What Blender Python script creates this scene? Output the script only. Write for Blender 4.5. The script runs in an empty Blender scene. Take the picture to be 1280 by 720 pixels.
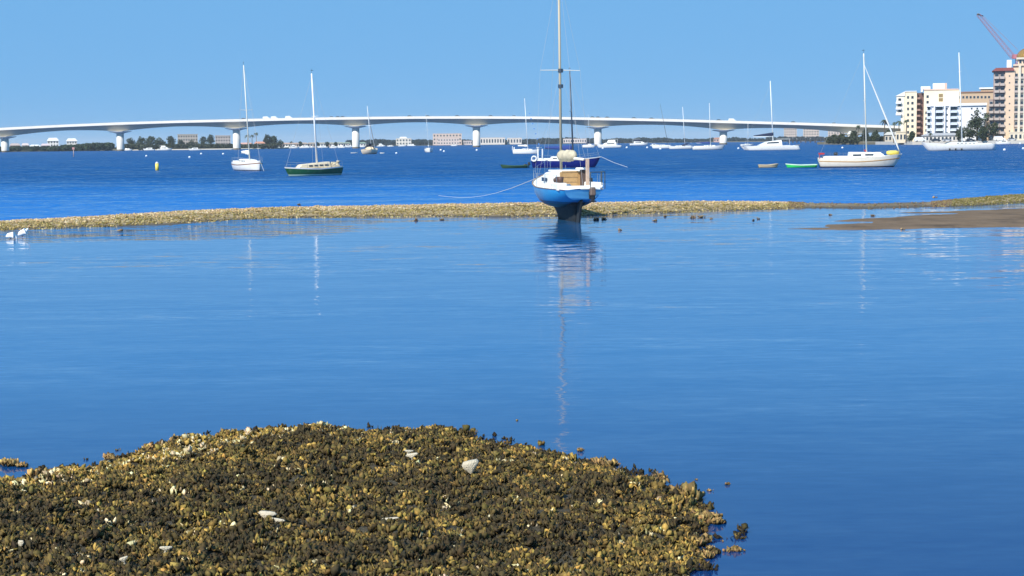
import bpy, bmesh, math, random
import numpy as np
from mathutils import Vector, Matrix, noise

random.seed(7)
rng = np.random.default_rng(7)
S = bpy.context.scene
COL = S.collection
PI = math.pi

# ------------------------------------------------------------------ camera
W, H, F = 1280.0, 720.0, 1900.0
CAMH = 3.27
PITCH = math.atan(182.0 / F)
ROLL = 0.0109
cp, sp = math.cos(PITCH), math.sin(PITCH)
R0, U0, FW = Vector((1, 0, 0)), Vector((0, sp, cp)), Vector((0, cp, -sp))
CU = U0 * math.cos(ROLL) + R0 * math.sin(ROLL)
CR = R0 * math.cos(ROLL) - U0 * math.sin(ROLL)
EYE = Vector((0, 0, CAMH))
cam_d = bpy.data.cameras.new('camera')
cam = bpy.data.objects.new('camera', cam_d)
COL.objects.link(cam)
m = Matrix((CR, CU, -FW)).transposed().to_4x4()
m.translation = EYE
cam.matrix_world = m
cam_d.sensor_width = 36.0
cam_d.lens = 36.0 * F / W
cam_d.clip_start = 0.2
cam_d.clip_end = 60000
S.camera = cam

def ray(x, y):
    return CR * ((x - W / 2) / F) + CU * ((H / 2 - y) / F) + FW
def wp(x, y, z=0.0):
    """point of the horizontal plane z that is seen at photo position x, y"""
    d = ray(x, y)
    return EYE + d * ((z - CAMH) / d.z)
def dp(x, y, Y):
    """point at distance Y that is seen at photo position x, y"""
    d = ray(x, y)
    return EYE + d * (Y / d.y)
def hor(x):
    return 178.0 - (x - 640) * 0.0109

# ------------------------------------------------------------------ world, sun, exposure
SUN_EL, SUN_AZ = math.radians(40), math.radians(218)      # azimuth clockwise from +Y
world = bpy.data.worlds.new('World')
S.world = world
world.use_nodes = True
nt = world.node_tree
nt.nodes.clear()
sky = nt.nodes.new('ShaderNodeTexSky')
sky.sky_type = 'NISHITA'
sky.sun_disc = False
sky.sun_elevation = SUN_EL
sky.sun_rotation = SUN_AZ
sky.altitude = 1500
sky.air_density = 0.75
sky.dust_density = 0.0
sky.ozone_density = 4.0
tint = nt.nodes.new('ShaderNodeMix'); tint.data_type = 'RGBA'; tint.blend_type = 'MULTIPLY'
tint.inputs['Factor'].default_value = 1.0
tint.inputs[7].default_value = (0.80, 0.95, 1.05, 1)
bg = nt.nodes.new('ShaderNodeBackground')
bg.inputs['Strength'].default_value = 0.09
wo = nt.nodes.new('ShaderNodeOutputWorld')
nt.links.new(sky.outputs[0], tint.inputs[6])
even = nt.nodes.new('ShaderNodeMix'); even.data_type = 'RGBA'          # clear, even blue air all round
even.inputs['Factor'].default_value = 0.94
even.inputs[7].default_value = (1.50, 4.02, 7.4, 1)
nt.links.new(tint.outputs[2], even.inputs[6])
nt.links.new(even.outputs[2], bg.inputs[0])
nt.links.new(bg.outputs[0], wo.inputs[0])

sun_d = bpy.data.lights.new('sun', 'SUN')
sun_d.energy = 5.0
sun_d.angle = math.radians(0.5)
sun_d.color = (1.0, 0.95, 0.86)
sun = bpy.data.objects.new('sun', sun_d)
COL.objects.link(sun)
sv = Vector((math.sin(SUN_AZ) * math.cos(SUN_EL), math.cos(SUN_AZ) * math.cos(SUN_EL), math.sin(SUN_EL)))
sun.rotation_euler = sv.to_track_quat('Z', 'Y').to_euler()
S.view_settings.view_transform = 'Standard'
S.view_settings.look = 'None'
S.view_settings.exposure = 0.3
S.view_settings.gamma = 1.0

# ------------------------------------------------------------------ helpers
def nnode(nt, kind, **kw):
    n = nt.nodes.new(kind)
    for k, v in kw.items():
        if k in n.inputs.keys():
            n.inputs[k].default_value = v
        else:
            setattr(n, k, v)
    return n

_m = {}
def mat(name, col, rough=0.6, var=0.12, scale=3.0, metal=0.0, bump=0.0, bumpscale=None, spec=0.5, coat=0.0, dirt=None, dirt_amt=0.0):
    """plain surface with slight procedural variation of tone, optional dirt blotches and relief"""
    if name in _m: return _m[name]
    M = bpy.data.materials.new(name); M.use_nodes = True
    t = M.node_tree; b = t.nodes['Principled BSDF']
    b.inputs['Roughness'].default_value = rough
    b.inputs['Metallic'].default_value = metal
    b.inputs['Specular IOR Level'].default_value = spec
    b.inputs['Coat Weight'].default_value = coat
    tc = nnode(t, 'ShaderNodeTexCoord')
    nz = nnode(t, 'ShaderNodeTexNoise', Scale=scale, Detail=4.0)
    t.links.new(tc.outputs['Object'], nz.inputs['Vector'])
    mx = nnode(t, 'ShaderNodeMix', data_type='RGBA')
    c = Vector(col[:3])
    mx.inputs[6].default_value = (*[max(0, v * (1 - var)) for v in c], 1)
    mx.inputs[7].default_value = (*[min(1, v * (1 + var)) for v in c], 1)
    t.links.new(nz.outputs['Fac'], mx.inputs['Factor'])
    out = mx.outputs[2]
    if dirt:
        n2 = nnode(t, 'ShaderNodeTexNoise', Scale=scale * 0.7, Detail=6.0, Roughness=0.7)
        t.links.new(tc.outputs['Object'], n2.inputs['Vector'])
        mr = nnode(t, 'ShaderNodeMapRange'); mr.inputs[1].default_value = 0.5; mr.inputs[2].default_value = 0.72
        mr.inputs[4].default_value = dirt_amt
        t.links.new(n2.outputs['Fac'], mr.inputs[0])
        m2 = nnode(t, 'ShaderNodeMix', data_type='RGBA'); m2.inputs[7].default_value = (*dirt, 1)
        t.links.new(mr.outputs[0], m2.inputs['Factor']); t.links.new(out, m2.inputs[6]); out = m2.outputs[2]
    t.links.new(out, b.inputs['Base Color'])
    if bump:
        bn = nnode(t, 'ShaderNodeTexNoise', Scale=bumpscale or scale * 4, Detail=5.0)
        t.links.new(tc.outputs['Object'], bn.inputs['Vector'])
        bp = nnode(t, 'ShaderNodeBump', Strength=bump, Distance=0.05)
        t.links.new(bn.outputs['Fac'], bp.inputs['Height']); t.links.new(bp.outputs[0], b.inputs['Normal'])
    _m[name] = M
    return M

def attr_mat(name, rough=0.85, var=0.25, scale=30.0, spec=0.3, bump=0.4):
    """colour of each shell or leaf comes from its own face colour"""
    M = bpy.data.materials.new(name); M.use_nodes = True
    t = M.node_tree; b = t.nodes['Principled BSDF']
    b.inputs['Roughness'].default_value = rough; b.inputs['Specular IOR Level'].default_value = spec
    a = nnode(t, 'ShaderNodeAttribute', attribute_name='tone')
    tc = nnode(t, 'ShaderNodeTexCoord')
    nz = nnode(t, 'ShaderNodeTexNoise', Scale=scale, Detail=4.0)
    t.links.new(tc.outputs['Object'], nz.inputs['Vector'])
    mr = nnode(t, 'ShaderNodeMapRange'); mr.inputs[3].default_value = 1 - var; mr.inputs[4].default_value = 1 + var
    t.links.new(nz.outputs['Fac'], mr.inputs[0])
    vm = nnode(t, 'ShaderNodeVectorMath', operation='SCALE')
    t.links.new(a.outputs['Color'], vm.inputs[0]); t.links.new(mr.outputs[0], vm.inputs['Scale'])
    t.links.new(vm.outputs[0], b.inputs['Base Color'])
    if bump:
        bp = nnode(t, 'ShaderNodeBump', Strength=bump, Distance=0.01)
        t.links.new(nz.outputs['Fac'], bp.inputs['Height']); t.links.new(bp.outputs[0], b.inputs['Normal'])
    return M

def hull_mat(name, bands, rough=0.3, dirt=(0.3, 0.26, 0.18), dirt_amt=0.25):
    """painted topsides, boot stripe and bottom paint: bands = [(upper z, colour), ...] from the keel up"""
    M = bpy.data.materials.new(name); M.use_nodes = True
    t = M.node_tree; b = t.nodes['Principled BSDF']; b.inputs['Roughness'].default_value = rough
    tc = nnode(t, 'ShaderNodeTexCoord'); sx = nnode(t, 'ShaderNodeSeparateXYZ')
    t.links.new(tc.outputs['Object'], sx.inputs[0])
    nz = nnode(t, 'ShaderNodeTexNoise', Scale=1.8, Detail=8.0, Roughness=0.65)
    t.links.new(tc.outputs['Object'], nz.inputs['Vector'])
    wob = nnode(t, 'ShaderNodeMath', operation='MULTIPLY_ADD')
    t.links.new(nz.outputs['Fac'], wob.inputs[0]); wob.inputs[1].default_value = 0.05
    t.links.new(sx.outputs['Z'], wob.inputs[2])
    out = None
    for i, (z, c) in enumerate(bands):
        rgb = nnode(t, 'ShaderNodeRGB'); rgb.outputs[0].default_value = (*c, 1)
        if out is None: out = rgb.outputs[0]
        else:
            g = nnode(t, 'ShaderNodeMath', operation='GREATER_THAN'); g.inputs[1].default_value = zprev + 0.025
            t.links.new(wob.outputs[0], g.inputs[0])
            mx = nnode(t, 'ShaderNodeMix', data_type='RGBA')
            t.links.new(g.outputs[0], mx.inputs['Factor']); t.links.new(out, mx.inputs[6]); t.links.new(rgb.outputs[0], mx.inputs[7])
            out = mx.outputs[2]
        zprev = z
    mr = nnode(t, 'ShaderNodeMapRange'); mr.inputs[1].default_value = 0.5; mr.inputs[2].default_value = 0.75; mr.inputs[4].default_value = dirt_amt
    t.links.new(nz.outputs['Fac'], mr.inputs[0])
    m2 = nnode(t, 'ShaderNodeMix', data_type='RGBA'); m2.inputs[7].default_value = (*dirt, 1)
    t.links.new(mr.outputs[0], m2.inputs['Factor']); t.links.new(out, m2.inputs[6])
    t.links.new(m2.outputs[2], b.inputs['Base Color'])
    return M

class MB:
    """collects vertices and faces, then links them as one mesh object"""
    def __init__(s): s.v = []; s.f = []; s.m = []
    def add(s, vs, fs, mi=0, M=None):
        o = len(s.v)
        s.v += [tuple(M @ Vector(p)) if M else tuple(p) for p in vs]
        s.f += [tuple(i + o for i in f) for f in fs]; s.m += [mi] * len(fs)
        return s
    def box(s, x0, x1, y0, y1, z0, z1, mi=0, M=None, top=1.0):
        cx, cy = (x0 + x1) / 2, (y0 + y1) / 2
        t = lambda x, c: c + (x - c) * top
        vs = [(x0, y0, z0), (x1, y0, z0), (x1, y1, z0), (x0, y1, z0),
              (t(x0, cx), t(y0, cy), z1), (t(x1, cx), t(y0, cy), z1), (t(x1, cx), t(y1, cy), z1), (t(x0, cx), t(y1, cy), z1)]
        return s.add(vs, [(0, 3, 2, 1), (4, 5, 6, 7), (0, 1, 5, 4), (1, 2, 6, 5), (2, 3, 7, 6), (3, 0, 4, 7)], mi, M)
    def tube(s, a, b, r0, r1=None, n=8, mi=0, ry=None):
        a, b = Vector(a), Vector(b); r1 = r0 if r1 is None else r1
        q = (b - a).to_track_quat('Z', 'Y')
        vs = []
        for p, r in ((a, r0), (b, r1)):
            for k in range(n):
                an = 2 * PI * k / n
                vs.append(p + q @ Vector((r * math.cos(an), r * math.sin(an) * (ry or 1), 0)))
        fs = [(k, (k + 1) % n, n + (k + 1) % n, n + k) for k in range(n)] + [tuple(reversed(range(n))), tuple(range(n, 2 * n))]
        return s.add(vs, fs, mi)
    def path(s, pts, r, n=6, mi=0):
        for a, b in zip(pts[:-1], pts[1:]): s.tube(a, b, r, r, n, mi)
        return s
    def loft(s, rings, closed=True, caps=True, mi=0):
        n = len(rings[0]); vs = [p for r in rings for p in r]; fs = []
        for i in range(len(rings) - 1):
            for k in range(n if closed else n - 1):
                k2 = (k + 1) % n
                fs.append((i * n + k, i * n + k2, (i + 1) * n + k2, (i + 1) * n + k))
        if caps:
            fs.append(tuple(reversed(range(n)))); fs.append(tuple(range((len(rings) - 1) * n, len(rings) * n)))
        return s.add(vs, fs, mi)
    def ball(s, c, r, sz=1.0, n=12, mi=0, jit=0.0, rr=None):
        rings = []
        for i in range(1, n // 2):
            th = PI * i / (n // 2)
            rings.append([(c[0] + r * math.sin(th) * math.cos(2 * PI * k / n) * (1 + jit * (rr or random).uniform(-1, 1)),
                           c[1] + r * math.sin(th) * math.sin(2 * PI * k / n) * (1 + jit * (rr or random).uniform(-1, 1)),
                           c[2] - r * sz * math.cos(th)) for k in range(n)])
        return s.loft(rings, mi=mi)
    def build(s, name, mats, parent=None, smooth=False, bevel=0.0, sub=0):
        me = bpy.data.meshes.new(name); me.from_pydata(s.v, [], s.f)
        for M in (mats if isinstance(mats, (list, tuple)) else [mats]): me.materials.append(M)
        me.polygons.foreach_set('material_index', s.m)
        if smooth: me.polygons.foreach_set('use_smooth', [True] * len(s.f))
        bm = bmesh.new(); bm.from_mesh(me); bmesh.ops.recalc_face_normals(bm, faces=bm.faces); bm.to_mesh(me); bm.free()
        me.update()
        o = bpy.data.objects.new(name, me); COL.objects.link(o); o.parent = parent
        if bevel:
            b = o.modifiers.new('bevel', 'BEVEL'); b.width = bevel; b.segments = 2; b.limit_method = 'ANGLE'
        if sub:
            b = o.modifiers.new('sub', 'SUBSURF'); b.levels = sub; b.render_levels = sub
        return o

def tag(o, label=None, cat=None, group=None, kind=None):
    if label: o['label'] = label
    if cat: o['category'] = cat
    if group: o['group'] = group
    if kind: o['kind'] = kind
    return o
def thing(name, label, cat, loc=(0, 0, 0), rz=0.0, group=None, rx=0.0, ry=0.0):
    o = bpy.data.objects.new(name, None); COL.objects.link(o)
    o.empty_display_size = 0.5
    o.location = loc; o.rotation_euler = (rx, ry, rz)
    return tag(o, label, cat, group)
def reuse(name, me, parent, loc=(0, 0, 0), rz=0.0, sc=(1, 1, 1)):
    o = bpy.data.objects.new(name, me); COL.objects.link(o); o.parent = parent
    o.location = loc; o.rotation_euler = (0, 0, rz); o.scale = sc
    return o
def clone(o, parent=None):
    c = o.copy(); COL.objects.link(c); c.parent = parent
    for ch in list(o.children): clone(ch, c)
    return c
def meshdata(mb, name, mats, smooth=False):
    o = mb.build(name, mats, None, smooth); me = o.data; bpy.data.objects.remove(o); return me

# common materials
WHITE = mat('white_gelcoat', (0.80, 0.80, 0.78), 0.3, 0.04, 2.0, dirt=(0.5, 0.45, 0.36), dirt_amt=0.25)
WHITE2 = mat('white_deck_paint', (0.78, 0.78, 0.75), 0.55, 0.05, 4.0, dirt=(0.42, 0.36, 0.26), dirt_amt=0.5)
CREAM = mat('cream_deck', (0.72, 0.60, 0.42), 0.6, 0.08, 3.0, dirt=(0.4, 0.3, 0.2), dirt_amt=0.3)
ALU = mat('white_mast_paint', (0.82, 0.83, 0.82), 0.35, 0.05, 1.0)
GOLDALU = mat('weathered_pale_alloy', (0.78, 0.74, 0.62), 0.4, 0.1, 0.7)
DARKALU = mat('dark_mast_alloy', (0.05, 0.07, 0.10), 0.4, 0.1, 1.0)
STEEL = mat('stainless_rail', (0.55, 0.56, 0.58), 0.25, 0.05, 5.0, metal=0.9)
WIRE = mat('rigging_wire', (0.42, 0.43, 0.44), 0.4, 0.05, 5.0)
BLACK = mat('black_plastic', (0.02, 0.02, 0.022), 0.45, 0.2, 5.0)
GLASS = mat('dark_window_glass', (0.025, 0.035, 0.05), 0.08, 0.2, 5.0, spec=0.8)
BLUECV = mat('blue_sail_cover', (0.02, 0.05, 0.22), 0.85, 0.2, 5.0, bump=0.5)
NAVYCV = mat('navy_canvas', (0.012, 0.02, 0.06), 0.85, 0.2, 5.0, bump=0.5)
CANVAS = mat('dirty_cream_sailcloth', (0.52, 0.46, 0.33), 0.9, 0.35, 6.0, bump=0.7)
WHSAIL = mat('white_sailcloth', (0.75, 0.75, 0.73), 0.8, 0.08, 4.0, bump=0.3)
TEAK = mat('weathered_teak', (0.42, 0.26, 0.11), 0.6, 0.3, 8.0)
REDM = mat('red_canvas', (0.45, 0.03, 0.03), 0.7, 0.2, 5.0)
YEL = mat('yellow_plastic', (0.78, 0.62, 0.10), 0.45, 0.1, 5.0)
ROPE = mat('pale_rope', (0.62, 0.62, 0.58), 0.9, 0.1, 30.0)

# ------------------------------------------------------------------ water
def water_mat(name, deep, rough, layers, patch=None, lo=0.3, hi=1.0, zone=None, near_tint=None, spec=0.5, steep=False):
    """ripples tilt the surface directly, so they hold at any distance. layers = [(freq_x, freq_y, tilt_x, tilt_y, detail)]"""
    M = bpy.data.materials.new(name); M.use_nodes = True
    t = M.node_tree; b = t.nodes['Principled BSDF']
    b.inputs['Roughness'].default_value = rough; b.inputs['IOR'].default_value = 1.333; b.inputs['Specular IOR Level'].default_value = spec
    geo = nnode(t, 'ShaderNodeNewGeometry')
    tot = None
    for (sx, sy, ax, ay, det) in layers:
        mp = nnode(t, 'ShaderNodeMapping'); mp.inputs['Scale'].default_value = (sx, sy, 1)
        mp.inputs['Rotation'].default_value = (0, 0, 0.10)
        t.links.new(geo.outputs['Position'], mp.inputs['Vector'])
        nz = nnode(t, 'ShaderNodeTexNoise', Scale=1.0, Detail=det, Roughness=0.55)
        t.links.new(mp.outputs[0], nz.inputs['Vector'])
        sb = nnode(t, 'ShaderNodeVectorMath', operation='SUBTRACT'); sb.inputs[1].default_value = (0.5, 0.5, 0.5)
        t.links.new(nz.outputs['Color'], sb.inputs[0])
        ml = nnode(t, 'ShaderNodeVectorMath', operation='MULTIPLY'); ml.inputs[1].default_value = (ax, ay, 0)
        t.links.new(sb.outputs[0], ml.inputs[0])
        if steep:            # wind driven wavelets: the steep faces lean towards the shore (-Y)
            ab = nnode(t, 'ShaderNodeVectorMath', operation='ABSOLUTE'); t.links.new(ml.outputs[0], ab.inputs[0])
            sg = nnode(t, 'ShaderNodeVectorMath', operation='MULTIPLY'); sg.inputs[1].default_value = (0, -1, 0); t.links.new(ab.outputs[0], sg.inputs[0])
            xo = nnode(t, 'ShaderNodeVectorMath', operation='MULTIPLY'); xo.inputs[1].default_value = (1, 0, 0); t.links.new(ml.outputs[0], xo.inputs[0])
            ml = nnode(t, 'ShaderNodeVectorMath', operation='ADD'); t.links.new(sg.outputs[0], ml.inputs[0]); t.links.new(xo.outputs[0], ml.inputs[1])
        if tot is None: tot = ml.outputs[0]
        else:
            ad = nnode(t, 'ShaderNodeVectorMath', operation='ADD'); t.links.new(tot, ad.inputs[0]); t.links.new(ml.outputs[0], ad.inputs[1]); tot = ad.outputs[0]
    if patch:
        mp = nnode(t, 'ShaderNodeMapping'); mp.inputs['Scale'].default_value = (patch[0], patch[1], 1)
        t.links.new(geo.outputs['Position'], mp.inputs['Vector'])
        nz = nnode(t, 'ShaderNodeTexNoise', Scale=1.0, Detail=5.0, Roughness=0.62)
        t.links.new(mp.outputs[0], nz.inputs['Vector'])
        mr = nnode(t, 'ShaderNodeMapRange'); mr.inputs[1].default_value = 0.36; mr.inputs[2].default_value = 0.66
        mr.inputs[3].default_value = lo; mr.inputs[4].default_value = hi
        t.links.new(nz.outputs['Fac'], mr.inputs[0])
        amt = mr.outputs[0]; sx = nnode(t, 'ShaderNodeSeparateXYZ'); t.links.new(geo.outputs['Position'], sx.inputs[0])
        for op, ax, f0, f1, v0, v1 in (zone or []):          # sheltered or wind struck stretches of water
            zr = nnode(t, 'ShaderNodeMapRange', interpolation_type='SMOOTHSTEP')
            for i_, v_ in enumerate((f0, f1, v0, v1)): zr.inputs[i_ + 1].default_value = v_
            t.links.new(sx.outputs[ax], zr.inputs[0])
            mm_ = nnode(t, 'ShaderNodeMath', operation='MULTIPLY'); t.links.new(zr.outputs[0], mm_.inputs[0])
            if op == 'mul': t.links.new(amt, mm_.inputs[1]); amt = mm_.outputs[0]
            else:
                zq = nnode(t, 'ShaderNodeMapRange', interpolation_type='SMOOTHSTEP')
                for i_, v_ in enumerate(op): zq.inputs[i_ + 1].default_value = v_
                t.links.new(sx.outputs['X'], zq.inputs[0]); t.links.new(zq.outputs[0], mm_.inputs[1])
                a2 = nnode(t, 'ShaderNodeMath', operation='ADD'); t.links.new(amt, a2.inputs[0]); t.links.new(mm_.outputs[0], a2.inputs[1]); amt = a2.outputs[0]
        sc = nnode(t, 'ShaderNodeVectorMath', operation='SCALE'); t.links.new(tot, sc.inputs[0]); t.links.new(amt, sc.inputs['Scale']); tot = sc.outputs[0]
        mx = nnode(t, 'ShaderNodeMix', data_type='RGBA'); mx.inputs[6].default_value = (*deep[0], 1); mx.inputs[7].default_value = (*deep[1], 1)
        t.links.new(nz.outputs['Fac'], mx.inputs['Factor']); out = mx.outputs[2]
        if near_tint:  # second base colour, strongest at the near side, fading with Y
            zr = nnode(t, 'ShaderNodeMapRange', interpolation_type='SMOOTHSTEP')
            for i_, v_ in enumerate((near_tint[0], near_tint[1], 1, 0)): zr.inputs[i_ + 1].default_value = v_
            t.links.new(sx.outputs['Y'], zr.inputs[0])
            m3 = nnode(t, 'ShaderNodeMix', data_type='RGBA'); m3.inputs[7].default_value = (*near_tint[2], 1); zr.inputs[3].default_value = 0.85
            t.links.new(zr.outputs[0], m3.inputs['Factor']); t.links.new(out, m3.inputs[6]); out = m3.outputs[2]
        t.links.new(out, b.inputs['Base Color'])
    ad = nnode(t, 'ShaderNodeVectorMath', operation='ADD'); ad.inputs[1].default_value = (0, 0, 1); t.links.new(tot, ad.inputs[0])
    nm = nnode(t, 'ShaderNodeVectorMath', operation='NORMALIZE'); t.links.new(ad.outputs[0], nm.inputs[0])
    t.links.new(nm.outputs[0], b.inputs['Normal'])
    return M

POOLM = water_mat('calm_tide_water', ((0.010, 0.092, 0.245), (0.014, 0.110, 0.28)), 0.05,
                  [(0.30, 1.5, 0.05, 0.10, 3.0), (0.9, 4.0, 0.05, 0.085, 3.0), (3.0, 10.0, 0.07, 0.09, 2.0)], patch=(0.05, 0.16), lo=0.35, hi=1.4, near_tint=(10.0, 25.0, (0.001, 0.022, 0.11)),
                  zone=[((-11.0, -5.0, 1.0, 0.0), 'Y', 52.0, 56.0, 0.0, 9.0)])
BAYM = water_mat('windy_bay_water', ((0.000, 0.010, 0.05), (0.001, 0.088, 0.31)), 0.12,
                 [(0.12, 0.35, 0.6, 1.5, 3.0), (0.9, 1.8, 2.2, 4.2, 3.0)], patch=(0.07, 0.20), lo=0.4, hi=1.5,
                 zone=[('mul', 'Y', 75.0, 190.0, 0.5, 1.2)], near_tint=(70.0, 170.0, (0.008, 0.13, 0.43)), spec=0.3, steep=True)

# the oyster bar: near and far waterline, photo columns -> photo rows
BAR = [(-700, 312, 290), (-300, 299, 283), (0, 288, 278.5), (106, 284.5, 273), (212, 280, 267), (340, 273, 262.5), (500, 271, 260), (640, 270.5, 257.5),
       (740, 269, 257), (820, 267, 255), (900, 263.5, 254.5), (1000, 260.5, 254.5), (1090, 261, 254.5), (1175, 258.5, 252), (1215, 257, 248.5),
       (1280, 253.5, 245.5), (1500, 248, 238), (1900, 240, 228)]
bx_ = np.array([b[0] for b in BAR], float)
def bar_edges(px):
    n = np.interp(px, bx_, [b[1] for b in BAR]); f = np.interp(px, bx_, [b[2] for b in BAR])
    return wp(px, n), wp(px, f)
mid = []
for px in np.linspace(-700, 1900, 60):
    a, b = bar_edges(px); mid.append((a + b) / 2)
def water_sheet(name, edge, far, M):
    vs = [(p.x, p.y, 0) for p in edge] + [(x, y, 0) for x, y in far]
    me = bpy.data.meshes.new(name); me.from_pydata(vs, [], [tuple(range(len(vs)))])
    me.materials.append(M); o = bpy.data.objects.new(name, me); COL.objects.link(o); return tag(o, kind='structure')
BIG = 14000
water_sheet('tide_pool_water', mid, [(BIG, mid[-1].y), (BIG, -60), (-BIG, -60), (-BIG, mid[0].y)], POOLM)
water_sheet('bay_water', mid, [(BIG, mid[-1].y), (BIG, BIG), (-BIG, BIG), (-BIG, mid[0].y)], BAYM)

# ------------------------------------------------------------------ shells
SHELLM = attr_mat('oyster_shell', 0.8, 0.35, 45.0, 0.35, 0.5)
def shells(name, base, size, tone, label=None, parent=None, per=7, up=0.75, mb_seed=1, vary=(0.45, 1.6)):
    """clumps of upright oyster blades. base (n,3), size (n,), tone (n,3)"""
    r = np.random.default_rng(mb_seed)
    n = len(base) * per
    c = np.repeat(base, per, 0); sz = np.repeat(size, per)
    tn = np.repeat(tone, per, 0) * r.uniform(*vary, (n, 1)) * r.uniform(0.9, 1.1, (n, 3))
    off = r.normal(0, 0.33, (n, 3)); off[:, 2] = np.abs(off[:, 2]) * 0.7 * up
    c = c + off * sz[:, None]
    ax = r.normal(0, 1, (n, 3)); ax[:, 2] = np.abs(ax[:, 2]) + up; ax += off * 1.2
    ax /= np.linalg.norm(ax, axis=1)[:, None]
    t = np.cross(ax, r.normal(0, 1, (n, 3))); t /= np.linalg.norm(t, axis=1)[:, None]
    w = np.cross(ax, t)
    ln = sz * r.uniform(0.6, 1.35, n); wd = ln * r.uniform(0.22, 0.42, n); th = ln * r.uniform(0.04, 0.11, n)
    prof = np.array([(-0.5, 0.0), (-0.3, 0.45), (0.08, 1.0), (0.40, 0.6), (0.56, -0.1), (0.2, -0.95), (-0.25, -0.5)])
    prof_n = len(prof)
    V = np.empty((n, prof_n + 2, 3))
    for i, (a, b) in enumerate(prof):
        V[:, i] = c + ax * (ln * a * r.uniform(0.8, 1.2, n))[:, None] + t * (wd * b * r.uniform(0.75, 1.25, n))[:, None] + w * (th * r.uniform(-0.5, 0.5, n))[:, None]
    V[:, prof_n] = c + w * th[:, None]
    V[:, prof_n + 1] = c - w * th[:, None] * 0.4
    k = np.arange(prof_n); k2 = (k + 1) % prof_n
    fl = np.concatenate([np.stack([k, k2, np.full(prof_n, prof_n)], 1), np.stack([k2, k, np.full(prof_n, prof_n + 1)], 1)])
    Fc = (fl[None] + (np.arange(n) * (prof_n + 2))[:, None, None]).reshape(-1)
    nf = n * len(fl)
    me = bpy.data.meshes.new(name)
    me.vertices.add(n * (prof_n + 2)); me.vertices.foreach_set('co', V.reshape(-1))
    me.loops.add(nf * 3); me.loops.foreach_set('vertex_index', Fc.astype(np.int32))
    me.polygons.add(nf); me.polygons.foreach_set('loop_start', np.arange(0, nf * 3, 3, dtype=np.int32))
    at = me.color_attributes.new('tone', 'FLOAT_COLOR', 'POINT')
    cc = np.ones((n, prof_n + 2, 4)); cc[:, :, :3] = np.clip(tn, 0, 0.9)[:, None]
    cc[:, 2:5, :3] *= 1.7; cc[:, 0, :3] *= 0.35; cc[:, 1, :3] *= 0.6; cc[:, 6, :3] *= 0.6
    at.data.foreach_set('color', np.clip(cc, 0, 1).reshape(-1))
    me.materials.append(SHELLM); me.update(); me.validate()
    o = bpy.data.objects.new(name, me); COL.objects.link(o); o.parent = parent
    return o

def nz3(x, y, s, seed=0):
    return noise.fractal(Vector((x * s + seed * 7.3, y * s - seed * 3.1, seed * 1.7)), 0.8, 2.1, 4)

# foreground reef -----------------------------------------------------
OUT = [(-260, 640), (-120, 612), (-40, 600), (20, 603), (70, 592), (120, 584), (160, 571), (215, 556), (270, 547), (340, 539), (450, 540), (560, 540),
       (605, 553), (660, 562), (712, 574), (750, 583), (790, 600), (835, 610), (872, 628), (884, 655), (868, 672), (878, 700), (850, 725),
       (800, 770), (720, 880), (560, 1100), (-500, 1100), (-700, 800)]
PTS = np.array([[*wp(x, y, 0.02)[:2]] for x, y in OUT])
PA, PB = PTS, np.roll(PTS, -1, 0)
def reef_sd(q):
    """signed distance to the reef outline, positive inside. q (n,2)"""
    d = np.full(len(q), 1e9); ins = np.zeros(len(q), bool)
    for a, b in zip(PA, PB):
        e = b - a; w = q - a
        tt = np.clip((w @ e) / (e @ e), 0, 1); dd = np.linalg.norm(w - tt[:, None] * e, axis=1); d = np.minimum(d, dd)
        c = ((a[1] > q[:, 1]) != (b[1] > q[:, 1])) & (q[:, 0] < (b[0] - a[0]) * (q[:, 1] - a[1]) / (b[1] - a[1] + 1e-12) + a[0])
        ins ^= c
    return np.where(ins, d, -d)
def vn(q, s, seed):
    return np.array([nz3(x, y, s, seed) for x, y in q])
def reef_h(q, sd):
    n1 = vn(q, 1.6, 3); n2 = vn(q, 6.0, 5)
    z = 0.17 * (1 - np.exp(-np.maximum(sd, 0) / 0.7)) + n1 * 0.07 * np.clip(sd * 2 + 0.5, 0, 1) + n2 * 0.05 * np.clip(sd * 4 + 0.4, 0, 1)
    return np.where(sd < 0, -0.02 + sd * 0.35 + n2 * 0.02, z)
def grid_mesh(name, XX, YY, ZZ, M, keep=None):
    ny, nx = XX.shape
    V = np.stack([XX, YY, ZZ], -1).reshape(-1, 3)
    i = np.arange(ny * nx).reshape(ny, nx)
    q = np.stack([i[:-1, :-1], i[:-1, 1:], i[1:, 1:], i[1:, :-1]], -1).reshape(-1, 4)
    if keep is not None: q = q[keep.reshape(-1)[q].any(1)]
    me = bpy.data.meshes.new(name); me.from_pydata(V.tolist(), [], q.tolist())
    me.polygons.foreach_set('use_smooth', [True] * len(me.polygons)); me.materials.append(M)
    o = bpy.data.objects.new(name, me); COL.objects.link(o); return o
xs = np.arange(-7.5, 2.6, 0.05); ys = np.arange(7.5, 18.4, 0.05)
XX, YY = np.meshgrid(xs, ys); q = np.stack([XX.ravel(), YY.ravel()], 1); sd = reef_sd(q)
z = reef_h(q, sd)
MUDM = mat('reef_mud', (0.05, 0.042, 0.026), 0.8, 0.5, 9.0, bump=0.8, bumpscale=40)
tag(grid_mesh('reef_mound', XX, YY, z.reshape(XX.shape), MUDM, (sd > -0.35).reshape(XX.shape)), kind='structure')

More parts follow.
